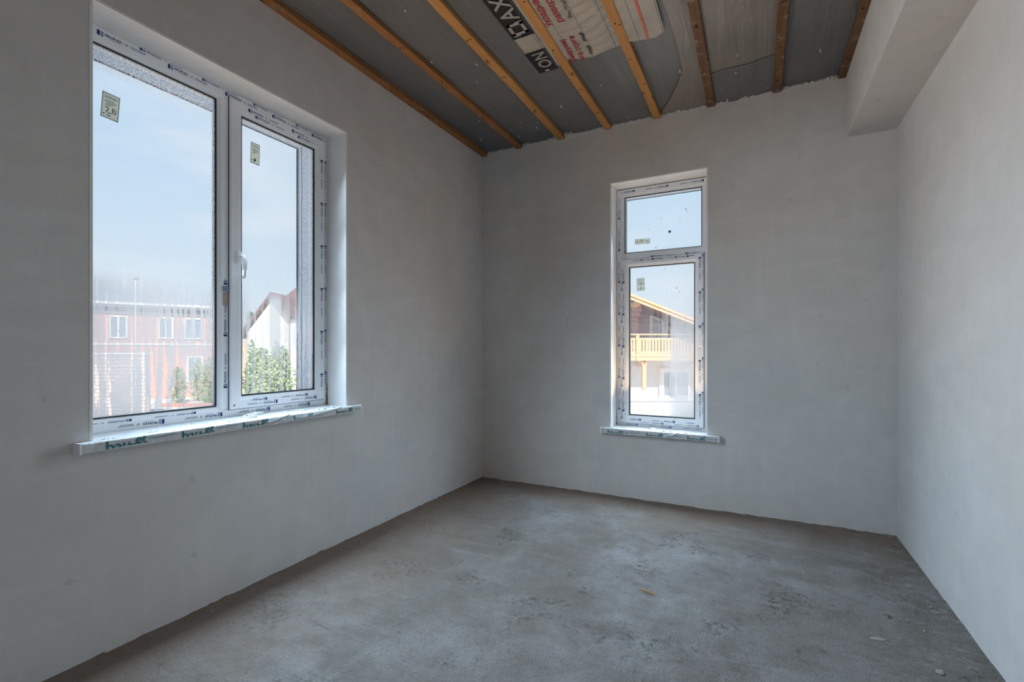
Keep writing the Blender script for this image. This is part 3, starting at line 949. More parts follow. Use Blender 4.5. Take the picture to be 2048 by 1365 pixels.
def sticker(parent, u, v, wd, ht, ang, w, strokes, turned=False):
    """paper label stuck on a pane: border, heading bars, lines of print, handwriting"""
    mb = MB()
    quad(mb, 0, 0, wd, ht, 0)
    b = wd * 0.07
    quad(mb, 0, 0, b, ht, 1, 0.0003); quad(mb, wd - b, 0, wd, ht, 1, 0.0003)
    quad(mb, b, ht * 0.955, wd - b, ht, 1, 0.0003); quad(mb, b, 0, wd - b, ht * 0.05, 1, 0.0003)
    quad(mb, wd * .16, ht * .80, wd * .86, ht * .86, 1, 0.0003); quad(mb, wd * .13, ht * .885, wd * .80, ht * .905, 1, 0.0003)
    for i, (a, c) in enumerate(((.2, .72), (.16, .86), (.24, .8), (.24, .62), (.2, .5))):
        y = ht * (0.70 - 0.052 * i)
        quad(mb, wd * a, y, wd * c, y + ht * 0.018, 2, 0.0003)
    quad(mb, wd * .34, ht * .10, wd * .56, ht * .19, 1, 0.0003)
    quad(mb, wd * .12, ht * .14, wd * .22, ht * .18, 2, 0.0003)
    for line in strokes:
        for (xa, ya), (xb, yb) in zip(line, line[1:]):
            d = Vector((xb - xa, yb - ya)); d = Vector((d.x * wd, d.y * ht)).normalized()
            n_ = Vector((-d.y, d.x)) * 0.0014
            A, B = Vector((xa * wd, ya * ht)), Vector((xb * wd, yb * ht))
            mb.add([(A.x - n_.x, A.y - n_.y, .0005), (B.x - n_.x, B.y - n_.y, .0005), (B.x + n_.x, B.y + n_.y, .0005), (A.x + n_.x, A.y + n_.y, .0005)], [(0, 1, 2, 3)], 2)
    ca, sa = math.cos(R(ang)), math.sin(R(ang))
    mb.v = [(u + x * ca - y * sa, v + x * sa + y * ca, w + 0.001 + z) for x, y, z in mb.v]
    me = bpy.data.meshes.new('sticker'); me.from_pydata(mb.v, [], mb.f)
    for m in (M['paper'], M['paper_edge'], M['ink']): me.materials.append(m)
    me.polygons.foreach_set('material_index', mb.mi)
    return link('sticker', me, parent)

def handle(parent, u, v, w, lever=0.115):
    t = MB()
    t.bbox((u - 0.014, v - 0.035, w), (u + 0.014, v + 0.035, w + 0.011), 0.004)
    t.tube([(u, v + 0.006, w + 0.008), (u, v + 0.006, w + 0.030)], [0.010, 0.009], 14)
    t.tube([(u, v + 0.010, w + 0.030), (u + 0.001, v, w + 0.042), (u + 0.002, v - 0.02, w + 0.050), (u + 0.001, v - 0.06, w + 0.052), (u - 0.001, v - lever * .9, w + 0.049), (u - 0.002, v - lever, w + 0.046)],
           [0.010, 0.0115, 0.0115, 0.0105, 0.0095, 0.006], 14, flat_=0.75)
    return t.build('handle', M['pvc'], parent, smooth=True)

SASH = [(0, 0.0), (0, 0.013), (0.005, 0.018), (0.046, 0.018), (0.050, 0.014), (0.060, 0.011), (0.068, -0.006), (0.068, -0.045), (0.0, -0.045)]

def frame_mtx(o, cols, loc):
    m = Matrix.Identity(4)
    for c in range(3):
        for r_ in range(3): m[r_][c] = cols[c][r_]
    m.translation = loc
    o.matrix_world = m

# ---- window 1: fixed pane + opening sash, in the left wall.  local x runs along +Y, y up, z into the room
win1 = empty('window_1', kind='structure', label='wide white window of two panes with printed protective film')
frame_mtx(win1, ((0, 1, 0), (0, 0, 1), (1, 0, 0)), (-2.458, 0, 0))
U0, U1, V0, V1 = 0.845, 2.190, 0.842, 2.560
mb = MB()
FP = [(0, -0.06), (0, 0.0), (0.042, 0.0), (0.050, -0.004), (0.062, -0.012), (0.066, -0.016), (0.066, -0.06)]
mb.ring(U0, U1, V0, V1, FP)
# mullion
mb.prism([(1.474 + 0.0, -0.06), (1.466, -0.016), (1.470, -0.012), (1.478, -0.004), (1.484, 0.0), (1.545, 0.0), (1.545, -0.06)], 1, V0 + 0.05, V1 - 0.05)
fr1 = mb.build('frame', M['pvc'], win1)
g1 = m_glass('glass_fixed_pane', 0.92, 1.47, 0.91, 2.49, 1.56, 1.46, 0.93, 54, 0.565, 0.08, 0.030, 0.12, seed=3.0, thin=(1.27, 1.12, 0.40), clear_max=0.62)
p1 = glazing(win1, 0.911, 1.466, 0.908, 2.494, -0.020, g1)
sash1 = MB().ring(1.524, 2.130, 0.886, 2.522, SASH).build('sash', M['pvc'], win1)
MB().ring(1.5205, 2.1335, 0.8825, 2.5255, [(0, 0.0), (0, 0.0022), (0.004, 0.0022), (0.004, 0.0)]).build('sash_seal', M['gasket'], fr1)
g2 = m_glass('glass_opening_pane', 1.592, 2.062, 0.954, 2.45, 1.66, 1.30, 0.84, 56, 0.50, 0.15, 0.105, 0.05, seed=9.0, thin=(1.50, 1.18, 0.62), thick=(1.755, 1.84, 1.14, 1.52, 0.90), clear_max=0.70)
p2 = glazing(win1, 1.592, 2.062, 0.954, 2.454, -0.006, g2)
handle(sash1, 1.566, 1.690, 0.018)
# prints: bottom rail upside down, right stile downwards, mullion upwards, head the right way up
film(fr1, [(2.06, 0.866, 180, 0.03, 1.2, 1.0), (0.965, 2.537, 0, 0.0, 1.2, 1.0), (1.12, 2.5525, 0, 0.0, 1.0, .55),
           (1.506, 0.97, 90, 0.03, 0.60, 0.9), (2.15, 2.44, 270, 0.03, 1.5, .62), (1.46, 0.889, 180, 0.10, 0.6, 0.5)], 0.0006)
film(sash1, [(2.095, 0.905, 180, 0.03, 0.50, 0.9), (2.06, 0.927, 180, 0.06, 0.44, 0.7), (1.61, 2.498, 0, 0.01, 0.45, 0.9), (1.66, 2.478, 0, 0.0, 0.4, 0.7),
             (2.106, 2.46, 270, 0.06, 1.52, 0.9)], 0.0186)
# paper tag on the mullion
mb = MB(); mb.bbox((1.494, 1.43, 0.0), (1.521, 1.50, 0.004), 0.0015); mb.bbox((1.492, 1.505, 0.0), (1.521, 1.532, 0.008), 0.002, 1)
mb.build('paper_tag', [M['tape'], M['greyblue']], fr1, label='tan paper tag with a grey clip')
# corner weld marks
mb = MB(); mb.add([(1.534, 0.905, 0.0186), (1.547, 0.915, 0.0186), (1.545, 0.903, 0.0186)], [(0, 1, 2)])
mb.build('corner_mark', M['ink'], sash1)
S26 = [[(.22, .40), (.34, .45), (.42, .40), (.36, .33), (.28, .26), (.5, .24), (.62, .27)], [(.60, .46), (.86, .42)], [(.64, .44), (.64, .30), (.74, .25), (.84, .31), (.76, .38), (.64, .35)]]
SX = [[(.38, .24), (.62, .16)], [(.40, .15), (.60, .25)], [(.42, .26), (.52, .16), (.60, .23)], [(.44, .14), (.56, .27)]]
S2V = [[(.40, .30), (.58, .34), (.56, .24), (.42, .18), (.72, .19)], [(.55, .50), (.82, .58)], [(.60, .44), (.88, .54)], [(.44, .46), (.58, .50)]]
sticker(p1, 0.984, 2.196, 0.064, 0.112, -4, -0.020, S26)
sticker(p2, 1.645, 2.228, 0.054, 0.116, -2, -0.006, SX)
# end caps of the glazing unit's drips: a run of thick drops down the edge
mb = MB()
for q in range(46):
    v = 2.44 - 1.45 * q / 45
    mb.add([(1.9765 + 0.005 * noise.noise((0, v * 9, 2)) + dx, v + dv, -0.0052) for dx, dv in ((-.0018, 0), (.0018, 0), (.0018 + 0.005 * (noise.noise((0, (v - .0325) * 9, 2)) - noise.noise((0, v * 9, 2))), -.0325), (-.0018 + 0.005 * (noise.noise((0, (v - .0325) * 9, 2)) - noise.noise((0, v * 9, 2))), -.0325))], [(0, 1, 2, 3)])
mb.build('water_trail', flat('water_trail', (0.16, 0.20, 0.26), 0.2, 0.5), p2, label='wandering trail of run-off water')

# ---- window 2: fixed top light above an opening sash, in the end wall.  local x runs along +X, y up, z into the room
win2 = empty('window_2', kind='structure', label='tall narrow white window, top light above an opening sash')
frame_mtx(win2, ((1, 0, 0), (0, 0, 1), (0, -1, 0)), (0, 4.0, 0))
U0, U1, V0, V1 = -1.055, -0.315, 0.556, 2.556
mb = MB()
mb.ring(U0, U1, V0, V1, FP)
mb.prism([(1.925, -0.06), (1.925, 0.0), (2.004, 0.0), (2.012, -0.004), (2.020, -0.014), (2.022, -0.06)], 0, U0 + 0.05, U1 - 0.05)
fr2 = mb.build('frame', M['pvc'], win2)
g3 = m_glass('glass_top_light', -0.99, -0.39, 2.02, 2.49, 1.0, 0.9, 0.1, 20, 0.6, 0.10, 0.0, 0.02, seed=5.0)
p3 = glazing(win2, -0.990, -0.381, 2.020, 2.491, -0.020, g3)
sash2 = MB().ring(-1.016, -0.365, 0.584, 1.962, SASH).build('sash', M['pvc'], win2)
MB().ring(-1.019, -0.362, 0.581, 1.965, [(0, 0.0), (0, 0.002), (0.0035, 0.002), (0.0035, 0.0)]).build('sash_seal', M['gasket'], fr2)
g4 = m_glass('glass_lower_sash', -0.948, -0.433, 0.652, 1.894, 1.74, 1.20, 0.92, 34, 0.62, 0.30, 0.0, 0.0, fog_u=(-0.72, -0.58, 0.34), seed=1.0)
p4 = glazing(win2, -0.948, -0.433, 0.652, 1.894, -0.006, g4)
handle(sash2, -0.388, 1.335, 0.018)
film(fr2, [(-0.345, 2.535, 180, 0.02, 0.70, 0.9), (-1.037, 0.66, 90, 0.03, 1.85, 0.8), (-0.334, 2.5, 270, 0.17, 1.9, 1.0), (-0.84, 1.972, 0, -0.2, 0.46, 0.7),
           (-0.38, 0.571, 180, -0.04, 0.60, 0.6)], 0.0006)
film(sash2, [(-0.43, 0.618, 180, -0.12, 0.52, 0.9), (-0.40, 0.598, 180, 0.0, 0.55, 0.6), (-0.995, 0.66, 90, 0.02, 1.25, 0.8), (-1.008, 0.60, 90, 0.02, 1.3, 0.5),
             (-0.392, 1.93, 270, 0.0, 1.28, 0.85), (-0.372, 1.95, 270, 0.0, 1.3, 0.5), (-0.93, 1.945, 0, -0.1, 0.5, 0.8), (-0.98, 1.945, 0, -0.14, 0.5, 0.6)], 0.0186)
sticker(p3, -0.785, 2.084, 0.043, 0.122, 88, -0.020, S2V)
sticker(p4, -0.886, 1.693, 0.064, 0.104, 2, -0.006, S2V)
mb = MB(); a = R(38)
mb.add([(-0.626 + 0.013 * math.cos(a + k * math.pi / 2), 2.164 + 0.013 * math.sin(a + k * math.pi / 2), -0.0188) for k in range(4)], [(0, 1, 2, 3)])
mb.build('sticker', M['ink'], p3, label='tiny dark square sticker')
mb = MB()
for (u, v, r_) in ((-0.735, 2.05, .006), (-0.50, 2.33, .007), (-0.495, 2.31, .004), (-0.545, 2.235, .004), (-0.69, 2.28, .004), (-0.66, 1.86, .004), (-0.57, 1.70, .006), (-0.55, 1.665, .005), (-0.79, 2.20, .004)):
    mb.add([(u + r_ * math.cos(k * 1.05) * .7, v + r_ * math.sin(k * 1.05), -0.0045 if v < 1.95 else -0.0185) for k in range(6)], [tuple(range(6))])
mb.build('splash', M['spacer'], p4, label='small grey splashes on the glass')
# smeared hand marks by the handle, gaps of mounting foam at the frame corners
foam = flat('brown_mounting_foam', (0.26, 0.19, 0.12), 0.9, 0.1, 0.4, 40)
for (wn_, pts) in ((win2, [(-1.066, 0.556, -0.01), (-1.06, 0.56, 0.004)]), (win1, [(2.18, 0.845, -0.005), (2.165, 0.85, 0.006)])):
    mb = MB()
    for q in range(26):
        v = pts[0][1] + (0.22 * (q / 26) ** 1.6)
        r_ = 0.010 * (1 - q / 30) + 0.003
        u = pts[0][0] if wn_ is win2 else 2.163
        c = Vector((u + rnd.uniform(-.002, .004) * (1 if wn_ is win2 else -1), v, 0.001 + rnd.uniform(0, .006)))
        bm = bmesh.new(); bmesh.ops.create_icosphere(bm, subdivisions=1, radius=r_)
        bm.verts.index_update()
        mb.add([c + p.co * rnd.uniform(.8, 1.1) for p in bm.verts], [[x.index for x in f.verts] for f in bm.faces]); bm.free()
    mb.build('mounting_foam', foam, wn_, label='brown foam in the corner gap')

# ------------------------------------------------------------------ window sills
def bauset(parent, mtx, scale):
    """the film maker's word: three letters cut off along a rising stroke, the last two standing on it"""
    va, fa, wa = text_mesh('bau', 0.060, 0.010, 1.0)
    kx = 0.082 / wa
    va = [(x * kx, y, 0) for x, y, z in va]
    va, fa = clip(va, fa, (0.0, 0.011, 0), (-0.06, 1, 0))
    ve, fe, we = text_mesh('et', 0.052, 0.010, 1.0)
    ke = 0.040 / we
    mb = MB()
    mb.add([mtx @ Vector((p[0] * scale, (p[1] - 0.011) * scale, 0)) for p in va], fa)
    mb.add([mtx @ Vector(((0.100 + p[0] * ke) * scale, (p[1] + 0.005) * scale, 0)) for p in ve], fe)
    mb.add([mtx @ Vector((x * scale, y * scale, 0)) for x, y in ((0.078, 0.0035), (0.110, 0.0055), (0.110, 0.0095), (0.078, 0.0070))], [(0, 1, 2, 3)])
    me = bpy.data.meshes.new('film_print'); me.from_pydata(mb.v, [], mb.f); me.materials.append(M['teal'])
    link('film_print', me, parent)

def sill(axis, s0, s1, back, front, top, h, label, words, seed, curl, tear):
    """local x runs along the sill, y out into the room, z up"""
    t = empty('window_sill', label=label, category='window sill')
    L = s1 - s0; D = front - back
    if axis == 0: frame_mtx(t, ((0, 1, 0), (1, 0, 0), (0, 0, 1)), (back, s0, top - h))
    else: frame_mtx(t, ((1, 0, 0), (0, -1, 0), (0, 0, 1)), (s0, 0, top - h))
    yb = 0.0 if axis == 0 else -back
    yf = D if axis == 0 else -front
    mb = MB()
    # hollow pvc board with a rounded nose
    prof = [(yb, h - 0.020), (yb, h), (yf - 0.006, h), (yf - 0.002, h - 0.002), (yf, h - 0.006), (yf, 0.004), (yf - 0.003, 0), (yf - 0.022, 0), (yf - 0.024, h - 0.020)]
    mb.prism(prof, 0, 0.004, L - 0.004)
    mb.build('board', M['pvc'], t)
    for x in (0, L - 0.008):
        MB().bbox((x, yf - 0.075, -0.002), (x + 0.008, yf + 0.0025, h + 0.002), 0.0012).build('end_cap', M['pvc'], t)
    # wrinkled protective film over top and nose
    nx, ny = 150, 18
    vs, fs = [], []
    for j in range(ny + 1):
        for i in range(nx + 1):
            x = 0.010 + (L - 0.020) * i / nx
            q = j / ny
            if q < 0.72:
                y = yb + 0.175 + (yf - yb - 0.175) * (q / 0.72) if yb + 0.175 < yf - 0.05 else yb + (yf - yb) * (q / 0.72)
                z = h + 0.0012; dy = 0
            else:
                y = yf + 0.0012; z = h - (h - 0.002) * (q - 0.72) / 0.28; dy = 1
            n1 = noise.noise((x * 26 + seed, q * 7, seed)) ; n2 = noise.noise((x * 70, q * 20, seed + 3))
            am = 0.6 + 0.8 * max(0, noise.noise((x * 2.2 + seed, 0, 1)))
            d = max(0, 0.0030 * n1 + 0.0014 * n2) * am
            if dy: y += d * 0.5
            else: z += d * 1.6
            vs.append((x, y, z))
    for j in range(ny):
        for i in range(nx):
            a = j * (nx + 1) + i
            fs.append((a, a + 1, a + nx + 2, a + nx + 1))
    fm = MB().add(vs, fs).build('protective_film', M['sillfilm'], t, smooth=True)
    for x, sc, tilt in words:
        m = Matrix.Translation((x - s0, yf + 0.0036, 0.0045)) @ Matrix(((1, 0, 0, 0), (0, 0, -1, 0), (0, 1, 0, 0), (0, 0, 0, 1))) @ Matrix.Rotation(R(tilt), 4, 'Z')
        bauset(fm, m, sc)
        mb = MB()
        for (a, b, z0) in ((0.148, 0.21, 0.019), (0.205, 0.255, 0.0215)):
            mb.add([m @ Vector(p) for p in ((a, z0 - 0.003, 0), (b, z0 - 0.003, 0), (b, z0, 0), (a, z0, 0))], [(0, 1, 2, 3)])
        mb.v = [(min(p[0], L - 0.012), p[1], p[2]) for p in mb.v]
        me = bpy.data.meshes.new('film_print'); me.from_pydata(mb.v, [], mb.f); me.materials.append(M['teal_pale']); link('film_print', me, fm)
    # a torn strip of film peeling off the nose
    for (x0, x1, drop) in tear:
        n = 26
        v_, f_ = [], []
        for i in range(n + 1):
            q = i / n; x = x0 - s0 + (x1 - x0) * q
            arch = math.sin(math.pi * q)
            zc = h * (0.15 + 0.95 * q) - drop * arch
            for j in range(4):
                k_ = j / 3
                v_.append((x + 0.004 * noise.noise((x * 60, j, seed)), yf + 0.003 + 0.010 * arch * (0.4 + k_) + 0.004 * noise.noise((x * 40, j * 3, seed)), zc + 0.014 * (k_ - 0.5) * (0.4 + arch) + 0.003 * noise.noise((x * 50, j * 2, 4))))
        for i in range(n):
            for j in range(3):
                a = i * 4 + j
                f_.append((a, a + 1, a + 5, a + 4))
        MB().add(v_, f_).build('torn_film', M['sillfilm'], t, smooth=True, label='torn strip of film hanging off the front edge')
    # crumpled lumps of film and plaster crumbs
    for (cx, cy, r_, kind_) in curl:
        bm = bmesh.new(); bmesh.ops.create_icosphere(bm, subdivisions=3, radius=1)
        for p in bm.verts:
            nn = 1 + 0.5 * noise.noise(p.co * 2.1 + Vector((seed + cx * 9, 0, 0))) + 0.25 * noise.noise(p.co * 6)
            p.co = Vector((p.co.x * r_ * 2.1, p.co.y * r_, p.co.z * r_ * 0.55)) * nn
        bm.verts.index_update()
        MB().add([p.co + Vector((cx - s0, yf - cy, h + r_ * 0.25)) for p in bm.verts], [[x.index for x in f.verts] for f in bm.faces]).build('crumpled_film', M['sillfilm'] if kind_ == 0 else M['splash'], t)
        bm.free()
    return t
sill(0, 0.826, 2.245, -2.455, -2.238, 0.846, 0.038, 'long white sill under the wide window, wrapped in torn printed film', [(0.905, 1.0, 0.6), (1.178, 1.0, 0.9), (1.455, 1.0, 0.5), (1.742, 0.92, -0.8), (2.035, 0.95, -0.4)], 2.0,
     [(1.60, 0.155, 0.018, 1), (1.64, 0.17, 0.020, 0), (1.56, 0.09, 0.016, 0), (1.96, 0.03, 0.014, 0), (1.88, 0.10, 0.012, 0), (2.05, 0.05, 0.014, 0), (1.30, 0.13, 0.009, 0), (1.10, 0.06, 0.008, 0), (0.93, 0.03, 0.010, 0), (1.43, 0.05, 0.010, 0)],
     [(1.66, 2.08, 0.010), (1.56, 1.72, 0.004)])
sill(1, -1.140, -0.240, 4.0, 3.788, 0.560, 0.044, 'short white sill under the narrow window, with a curl of loose film', [(-1.078, 0.92, -0.4), (-0.768, 0.92, -0.6), (-0.465, 0.92, -0.8)], 6.0,
     [(-0.74, 0.10, 0.016, 0), (-0.66, 0.05, 0.016, 0), (-0.60, 0.03, 0.013, 0), (-0.95, 0.06, 0.010, 0), (-0.48, 0.02, 0.010, 0), (-1.06, 0.02, 0.008, 0)],
     [(-0.66, -0.52, 0.016)])

# ------------------------------------------------------------------ bits on the floor
def crumb(name, x, y, r_, mat, label, cat, grp=None, flat_=0.6, st=1.0, rz=0.0):
    bm = bmesh.new(); bmesh.ops.create_icosphere(bm, subdivisions=2, radius=1)
    sd = rnd.uniform(0, 50)
    for p in bm.verts:
        n_ = 1 + 0.45 * noise.noise(p.co * 1.6 + Vector((sd, 0, 0))) + 0.2 * noise.noise(p.co * 4 + Vector((0, sd, 0)))
        p.co = Vector((p.co.x * st, p.co.y, p.co.z * flat_)) * n_ * r_
    bm.verts.index_update()
    me = MB().add([p.co.copy() for p in bm.verts], [[q.index for q in f.verts] for f in bm.faces]).mesh(name, mat)
    bm.free()
    h = 0.006 * noise.noise((x * 1.3, y * 1.3, 0)) + 0.004 * noise.noise((x * 5, y * 5, 3))
    o = link(name, me, label=label, category=cat)
    if grp: o['group'] = grp
    o.location = (x, y, h + r_ * flat_ * 0.55); o.rotation_euler = (0, 0, rz)
    return o
M['mortar'] = flat('grey_mortar', (0.31, 0.30, 0.29), 0.95, 0.1, 0.2, 60)
M['mortar_dark'] = flat('dark_mortar', (0.16, 0.145, 0.13), 0.95, 0.1, 0.2, 60)
spots = []
for q in range(60):
    if q < 34: x, y = XR - min(0.40, abs(rnd.gauss(0.03, 0.16))) - 0.03, rnd.uniform(1.2, 3.75)
    elif q < 48: x, y = XL + abs(rnd.gauss(0, 0.08)) + 0.03, rnd.uniform(0.9, 3.7)
    else: x, y = rnd.uniform(-1.9, 0.5), rnd.uniform(1.0, 3.6)
    spots.append((x, y))
for q_, (x, y) in enumerate(spots):
    crumb('mortar_crumb', x, y, rnd.uniform(.0025, .0065), M['mortar'], *(('small grey mortar crumb lying on the rough strip by the right wall', 'crumb', 'crumbs along the right wall') if x > XR - 0.45 and y > 1.2 and q_ < 34 else ('small grey mortar crumb lying at the foot of the wide-window wall', 'crumb', 'crumbs under the wide window') if q_ < 48 else ('small grey mortar crumb out on the open concrete floor', 'crumb', 'crumbs on the open floor')), st=rnd.uniform(1, 1.6), rz=rnd.uniform(0, 6))
crumb('mortar_lump', 0.447, 2.433, 0.014, M['mortar'], 'flattest and largest mortar lump, lying off the right wall', 'lump', flat_=0.2, st=1.9, rz=0.3)
crumb('mortar_lump', 0.608, 2.294, 0.012, M['mortar'], 'mortar lump lying on the rough strip close to the right wall', 'lump', flat_=0.3, st=1.6, rz=1.3)
crumb('mortar_lump', 0.524, 2.658, 0.011, M['mortar_dark'], 'dark mortar lump lying near the right wall', 'lump', flat_=0.5, st=1.5, rz=2.3)
mb = MB()
mb.tube([(-0.035, 0.012, 0.006), (-0.01, 0.002, 0.008), (0.02, -0.006, 0.007), (0.040, -0.012, 0.006)], [0.002, 0.0045, 0.004, 0.0025], 6)
mb.tube([(0.018, -0.006, 0.008), (0.034, 0.0, 0.013)], [0.003, 0.0015], 6)
o = mb.build('wood_splinter', M['pine'], label='small light wood splinter lying in the middle of the floor', category='splinter')
o.location = (-0.483, 2.379, 0.0)
mb = MB()
rr = random.Random(4)
for q in range(420):
    if rr.random() < 0.6: x, y = XR - abs(rr.gauss(0.0, 0.14)) - 0.02, rr.uniform(1.2, 3.78)
    elif rr.random() < .5: x, y = rr.uniform(XL, XR), YB - abs(rr.gauss(0, .04)) - .015
    else: x, y = XL + abs(rr.gauss(0, 0.06)) + 0.015, rr.uniform(0.8, 3.78)
    s = rr.uniform(.0016, .005)
    h = 0.006 * noise.noise((x * 1.3, y * 1.3, 0)) + 0.004 * noise.noise((x * 5, y * 5, 3)) + 0.002
    c = [Vector((x + s * rr.uniform(-1.4, 1.4), y + s * rr.uniform(-1.4, 1.4), h + s * rr.uniform(-.2, 1))) for _ in range(4)]
    mb.add(c, [(0, 1, 2), (0, 3, 1), (1, 3, 2), (2, 3, 0)])
mb.build('floor_grit', M['mortar'], kind='stuff', label='fine grit swept along the foot of the walls')

# ragged dark joint between plaster and screed
mb = MB()
rr = random.Random(11)
def joint(p0, p1, nrm, n):
    for q in range(n):
        if noise.noise((q * 0.11, p0[0], p0[1])) < -0.12: continue
        a, b = q / n, (q + 1.15) / n
        x0_, y0_ = p0[0] + (p1[0] - p0[0]) * a, p0[1] + (p1[1] - p0[1]) * a
        x1_, y1_ = p0[0] + (p1[0] - p0[0]) * b, p0[1] + (p1[1] - p0[1]) * b
        h0 = 0.002 + 0.007 * abs(noise.noise((a * n * .3, p0[0], 3))); h1 = 0.002 + 0.007 * abs(noise.noise((b * n * .3, p0[0], 3)))
        w0 = 0.003 + 0.006 * abs(noise.noise((a * n * .4, p0[1], 8)))
        g0 = Vector((x0_, y0_, -0.01)); g1 = Vector((x1_, y1_, -0.01)); nv = Vector((nrm[0], nrm[1], 0)) * w0
        mb.add([g0, g1, g1 + Vector((0, 0, .01 + h1)), g0 + Vector((0, 0, .01 + h0)), g0 + nv, g1 + nv], [(0, 1, 2, 3), (3, 2, 5, 4), (0, 3, 4), (1, 5, 2), (0, 4, 5, 1)])
joint((XL, 0.5), (XL, YB), (1, 0), 150)
joint((XL, YB), (XR, YB), (0, -1), 140)
joint((XR, YB), (XR, 1.0), (-1, 0), 120)
mb.build('joint_rubble', M['mortar_dark'], bpy.data.objects['floor'], kind='stuff', label='dark crumbling joint along the foot of the walls')

# ------------------------------------------------------------------ outside: a garden level two metres below the floor
RV = Vector((math.cos(YAW), math.sin(YAW), 0)); FV = Vector((-math.sin(YAW), math.cos(YAW), 0))
GZ = -2.0
def out(r, f, z=GZ): return RV * r + FV * f + Vector((0, 0, z))
MB().box((-90, -60, GZ - 0.3), (60, 90, GZ)).build('ground', M['ground'], kind='structure', label='pale pink block paving outside the house')

def window_unit(parent, x0, x1, z0, z1, y, name='window', glass='win_dark', mull=1, fw=0.09, d=0.10):
    mb = MB()
    mb.box((x0, y - d, z0), (x0 + fw, y, z1)); mb.box((x1 - fw, y - d, z0), (x1, y, z1))
    mb.box((x0 + fw, y - d, z0), (x1 - fw, y, z0 + fw)); mb.box((x0 + fw, y - d, z1 - fw), (x1 - fw, y, z1))
    for k in range(mull):
        c = x0 + (x1 - x0) * (k + 1) / (mull + 1)
        mb.box((c - 0.035, y - d * .8, z0 + fw), (c + 0.035, y, z1 - fw))
    w_ = mb.build(name, M['white_trim'], parent)
    MB().box((x0 + fw * .9, y - d * .45, z0 + fw * .9), (x1 - fw * .9, y - d * .25, z1 - fw * .9)).build('pane', M[glass], w_)
    return w_

# --- the red house across the garden; its front runs away to the right
rh = empty('red_house', out(-25.75, 29.0), YAW + math.atan2(4, 5.15), label='red rendered house with white window surrounds and a low grey roof', category='house')
MB().box((-7, 0, 0), (7.45, 8, 5.95)).build('wall', M['red_wall'], rh)
MB().box((-7.05, -0.06, 3.50), (7.5, 0, 3.62)).build('string_course', M['white_trim'], rh)
MB().box((-7.05, -0.05, 5.46), (7.5, 0, 5.62)).build('frieze', M['white_trim'], rh)
MB().box((-7.5, -0.6, 5.90), (7.9, 0.02, 6.02)).box((-7.05, -0.03, 5.62), (7.5, 0.0, 5.92)).build('soffit', M['grey_soffit'], rh)
MB().box((-7.5, -0.66, 6.02), (7.9, -0.54, 6.17)).build('gutter', M['white_trim'], rh)
MB().prism([(-0.6, 6.06), (4, 7.5), (8.6, 6.06), (8.6, 5.95), (4, 7.35), (-0.6, 5.95)], 0, -7.5, 7.9).build('roof', M['roof_metal'], rh)
for x0, x1 in ((-5.2, -4.2), (-2.6, -1.7), (0.80, 1.70), (3.25, 4.05), (4.65, 5.68), (6.22, 7.2)):
    window_unit(rh, x0, x1, 3.92, 5.34, 0.0)
for x0, x1 in ((-5.2, -4.2), (-2.6, -1.6), (1.35, 2.2), (4.8, 5.7), (6.4, 7.3)):
    window_unit(rh, x0, x1, 1.0, 2.75, 0.0)

# --- pale brick wall standing between the two houses' plots
def m_brick():
    t = NT('pale_pink_brick')
    br = t.new('ShaderNodeTexBrick')
    br.inputs['Color1'].default_value = (0.70, 0.55, 0.49, 1); br.inputs['Color2'].default_value = (0.62, 0.50, 0.45, 1); br.inputs['Mortar'].default_value = (0.36, 0.31, 0.29, 1)
    br.inputs['Scale'].default_value = 1.0; br.inputs['Brick Width'].default_value = 0.42; br.inputs['Row Height'].default_value = 0.17; br.inputs['Mortar Size'].default_value = 0.022
    t.link(t.coord((1, 1, 1), (R(90), 0, 0)), br.inputs['Vector'])
    t.principled(br.outputs['Color'], 0.9, 0.1)
    return t.m
bw = empty('brick_wall', out(-19.6, 22.0), YAW, label='tall pale pink block wall at the far left of the wide window', category='wall')
MB().box((-3.2, 0, 0), (2.55, 0.25, 2.98)).build('masonry', m_brick(), bw)
MB().bbox((-3.25, -0.04, 2.98), (2.6, 0.29, 3.06), 0.01).build('coping', M['white_trim'], bw)

# --- street lamp with two heads in front of it
sl = empty('street_lamp', out(-19.1, 24.0), YAW, label='slender white lamp post with two small dark heads above the red house', category='lamp post')
MB().tube([(0, 0, 0), (0, 0, 3.5), (0, 0, 6.75)], [0.035, 0.028, 0.02], 10).build('post', M['white_trim'], sl)
for s in (-1, 1):
    MB().tube([(0, 0, 6.72), (0.06 * s, 0, 6.80), (0.10 * s, 0, 6.82)], [0.02, 0.02, 0.02], 8).bbox((0.06 * s - 0.07, -0.06, 6.80), (0.06 * s + 0.07, 0.06, 6.87), 0.01).build('lamp_head', M['grey_soffit'], sl)

# --- cream house with steep brown roof, behind the right pane
ch = empty('cream_house', out(-13.1, 26.0), YAW, label='cream gabled house with a steep brown roof', category='house')
MB().prism([(-1.45, 0), (0.85, 0), (0.85, 4.95), (0.0, 6.05), (-1.45, 4.15)], 1, 0, 7).build('wall', M['cream'], ch)
MB().prism([(-1.75, 4.02), (-1.75, 3.84), (0.0, 6.14), (0.0, 6.34)], 1, -0.35, 7.2).prism([(0.0, 6.34), (0.0, 6.14), (0.98, 4.88), (1.02, 5.02)], 1, -0.35, 7.2).build('roof', M['roof_brown'], ch)
MB().tube([(0.90, -0.05, 0), (0.90, -0.05, 4.9)], [0.04, 0.04], 8).build('downpipe', M['roof_brown'], ch)
MB().box((0.85, 0.3, 0), (2.4, 6, 4.7)).build('annex', M['chalet_white'], ch)
window_unit(ch, -0.9, -0.1, 1.2, 2.6, 0.0)

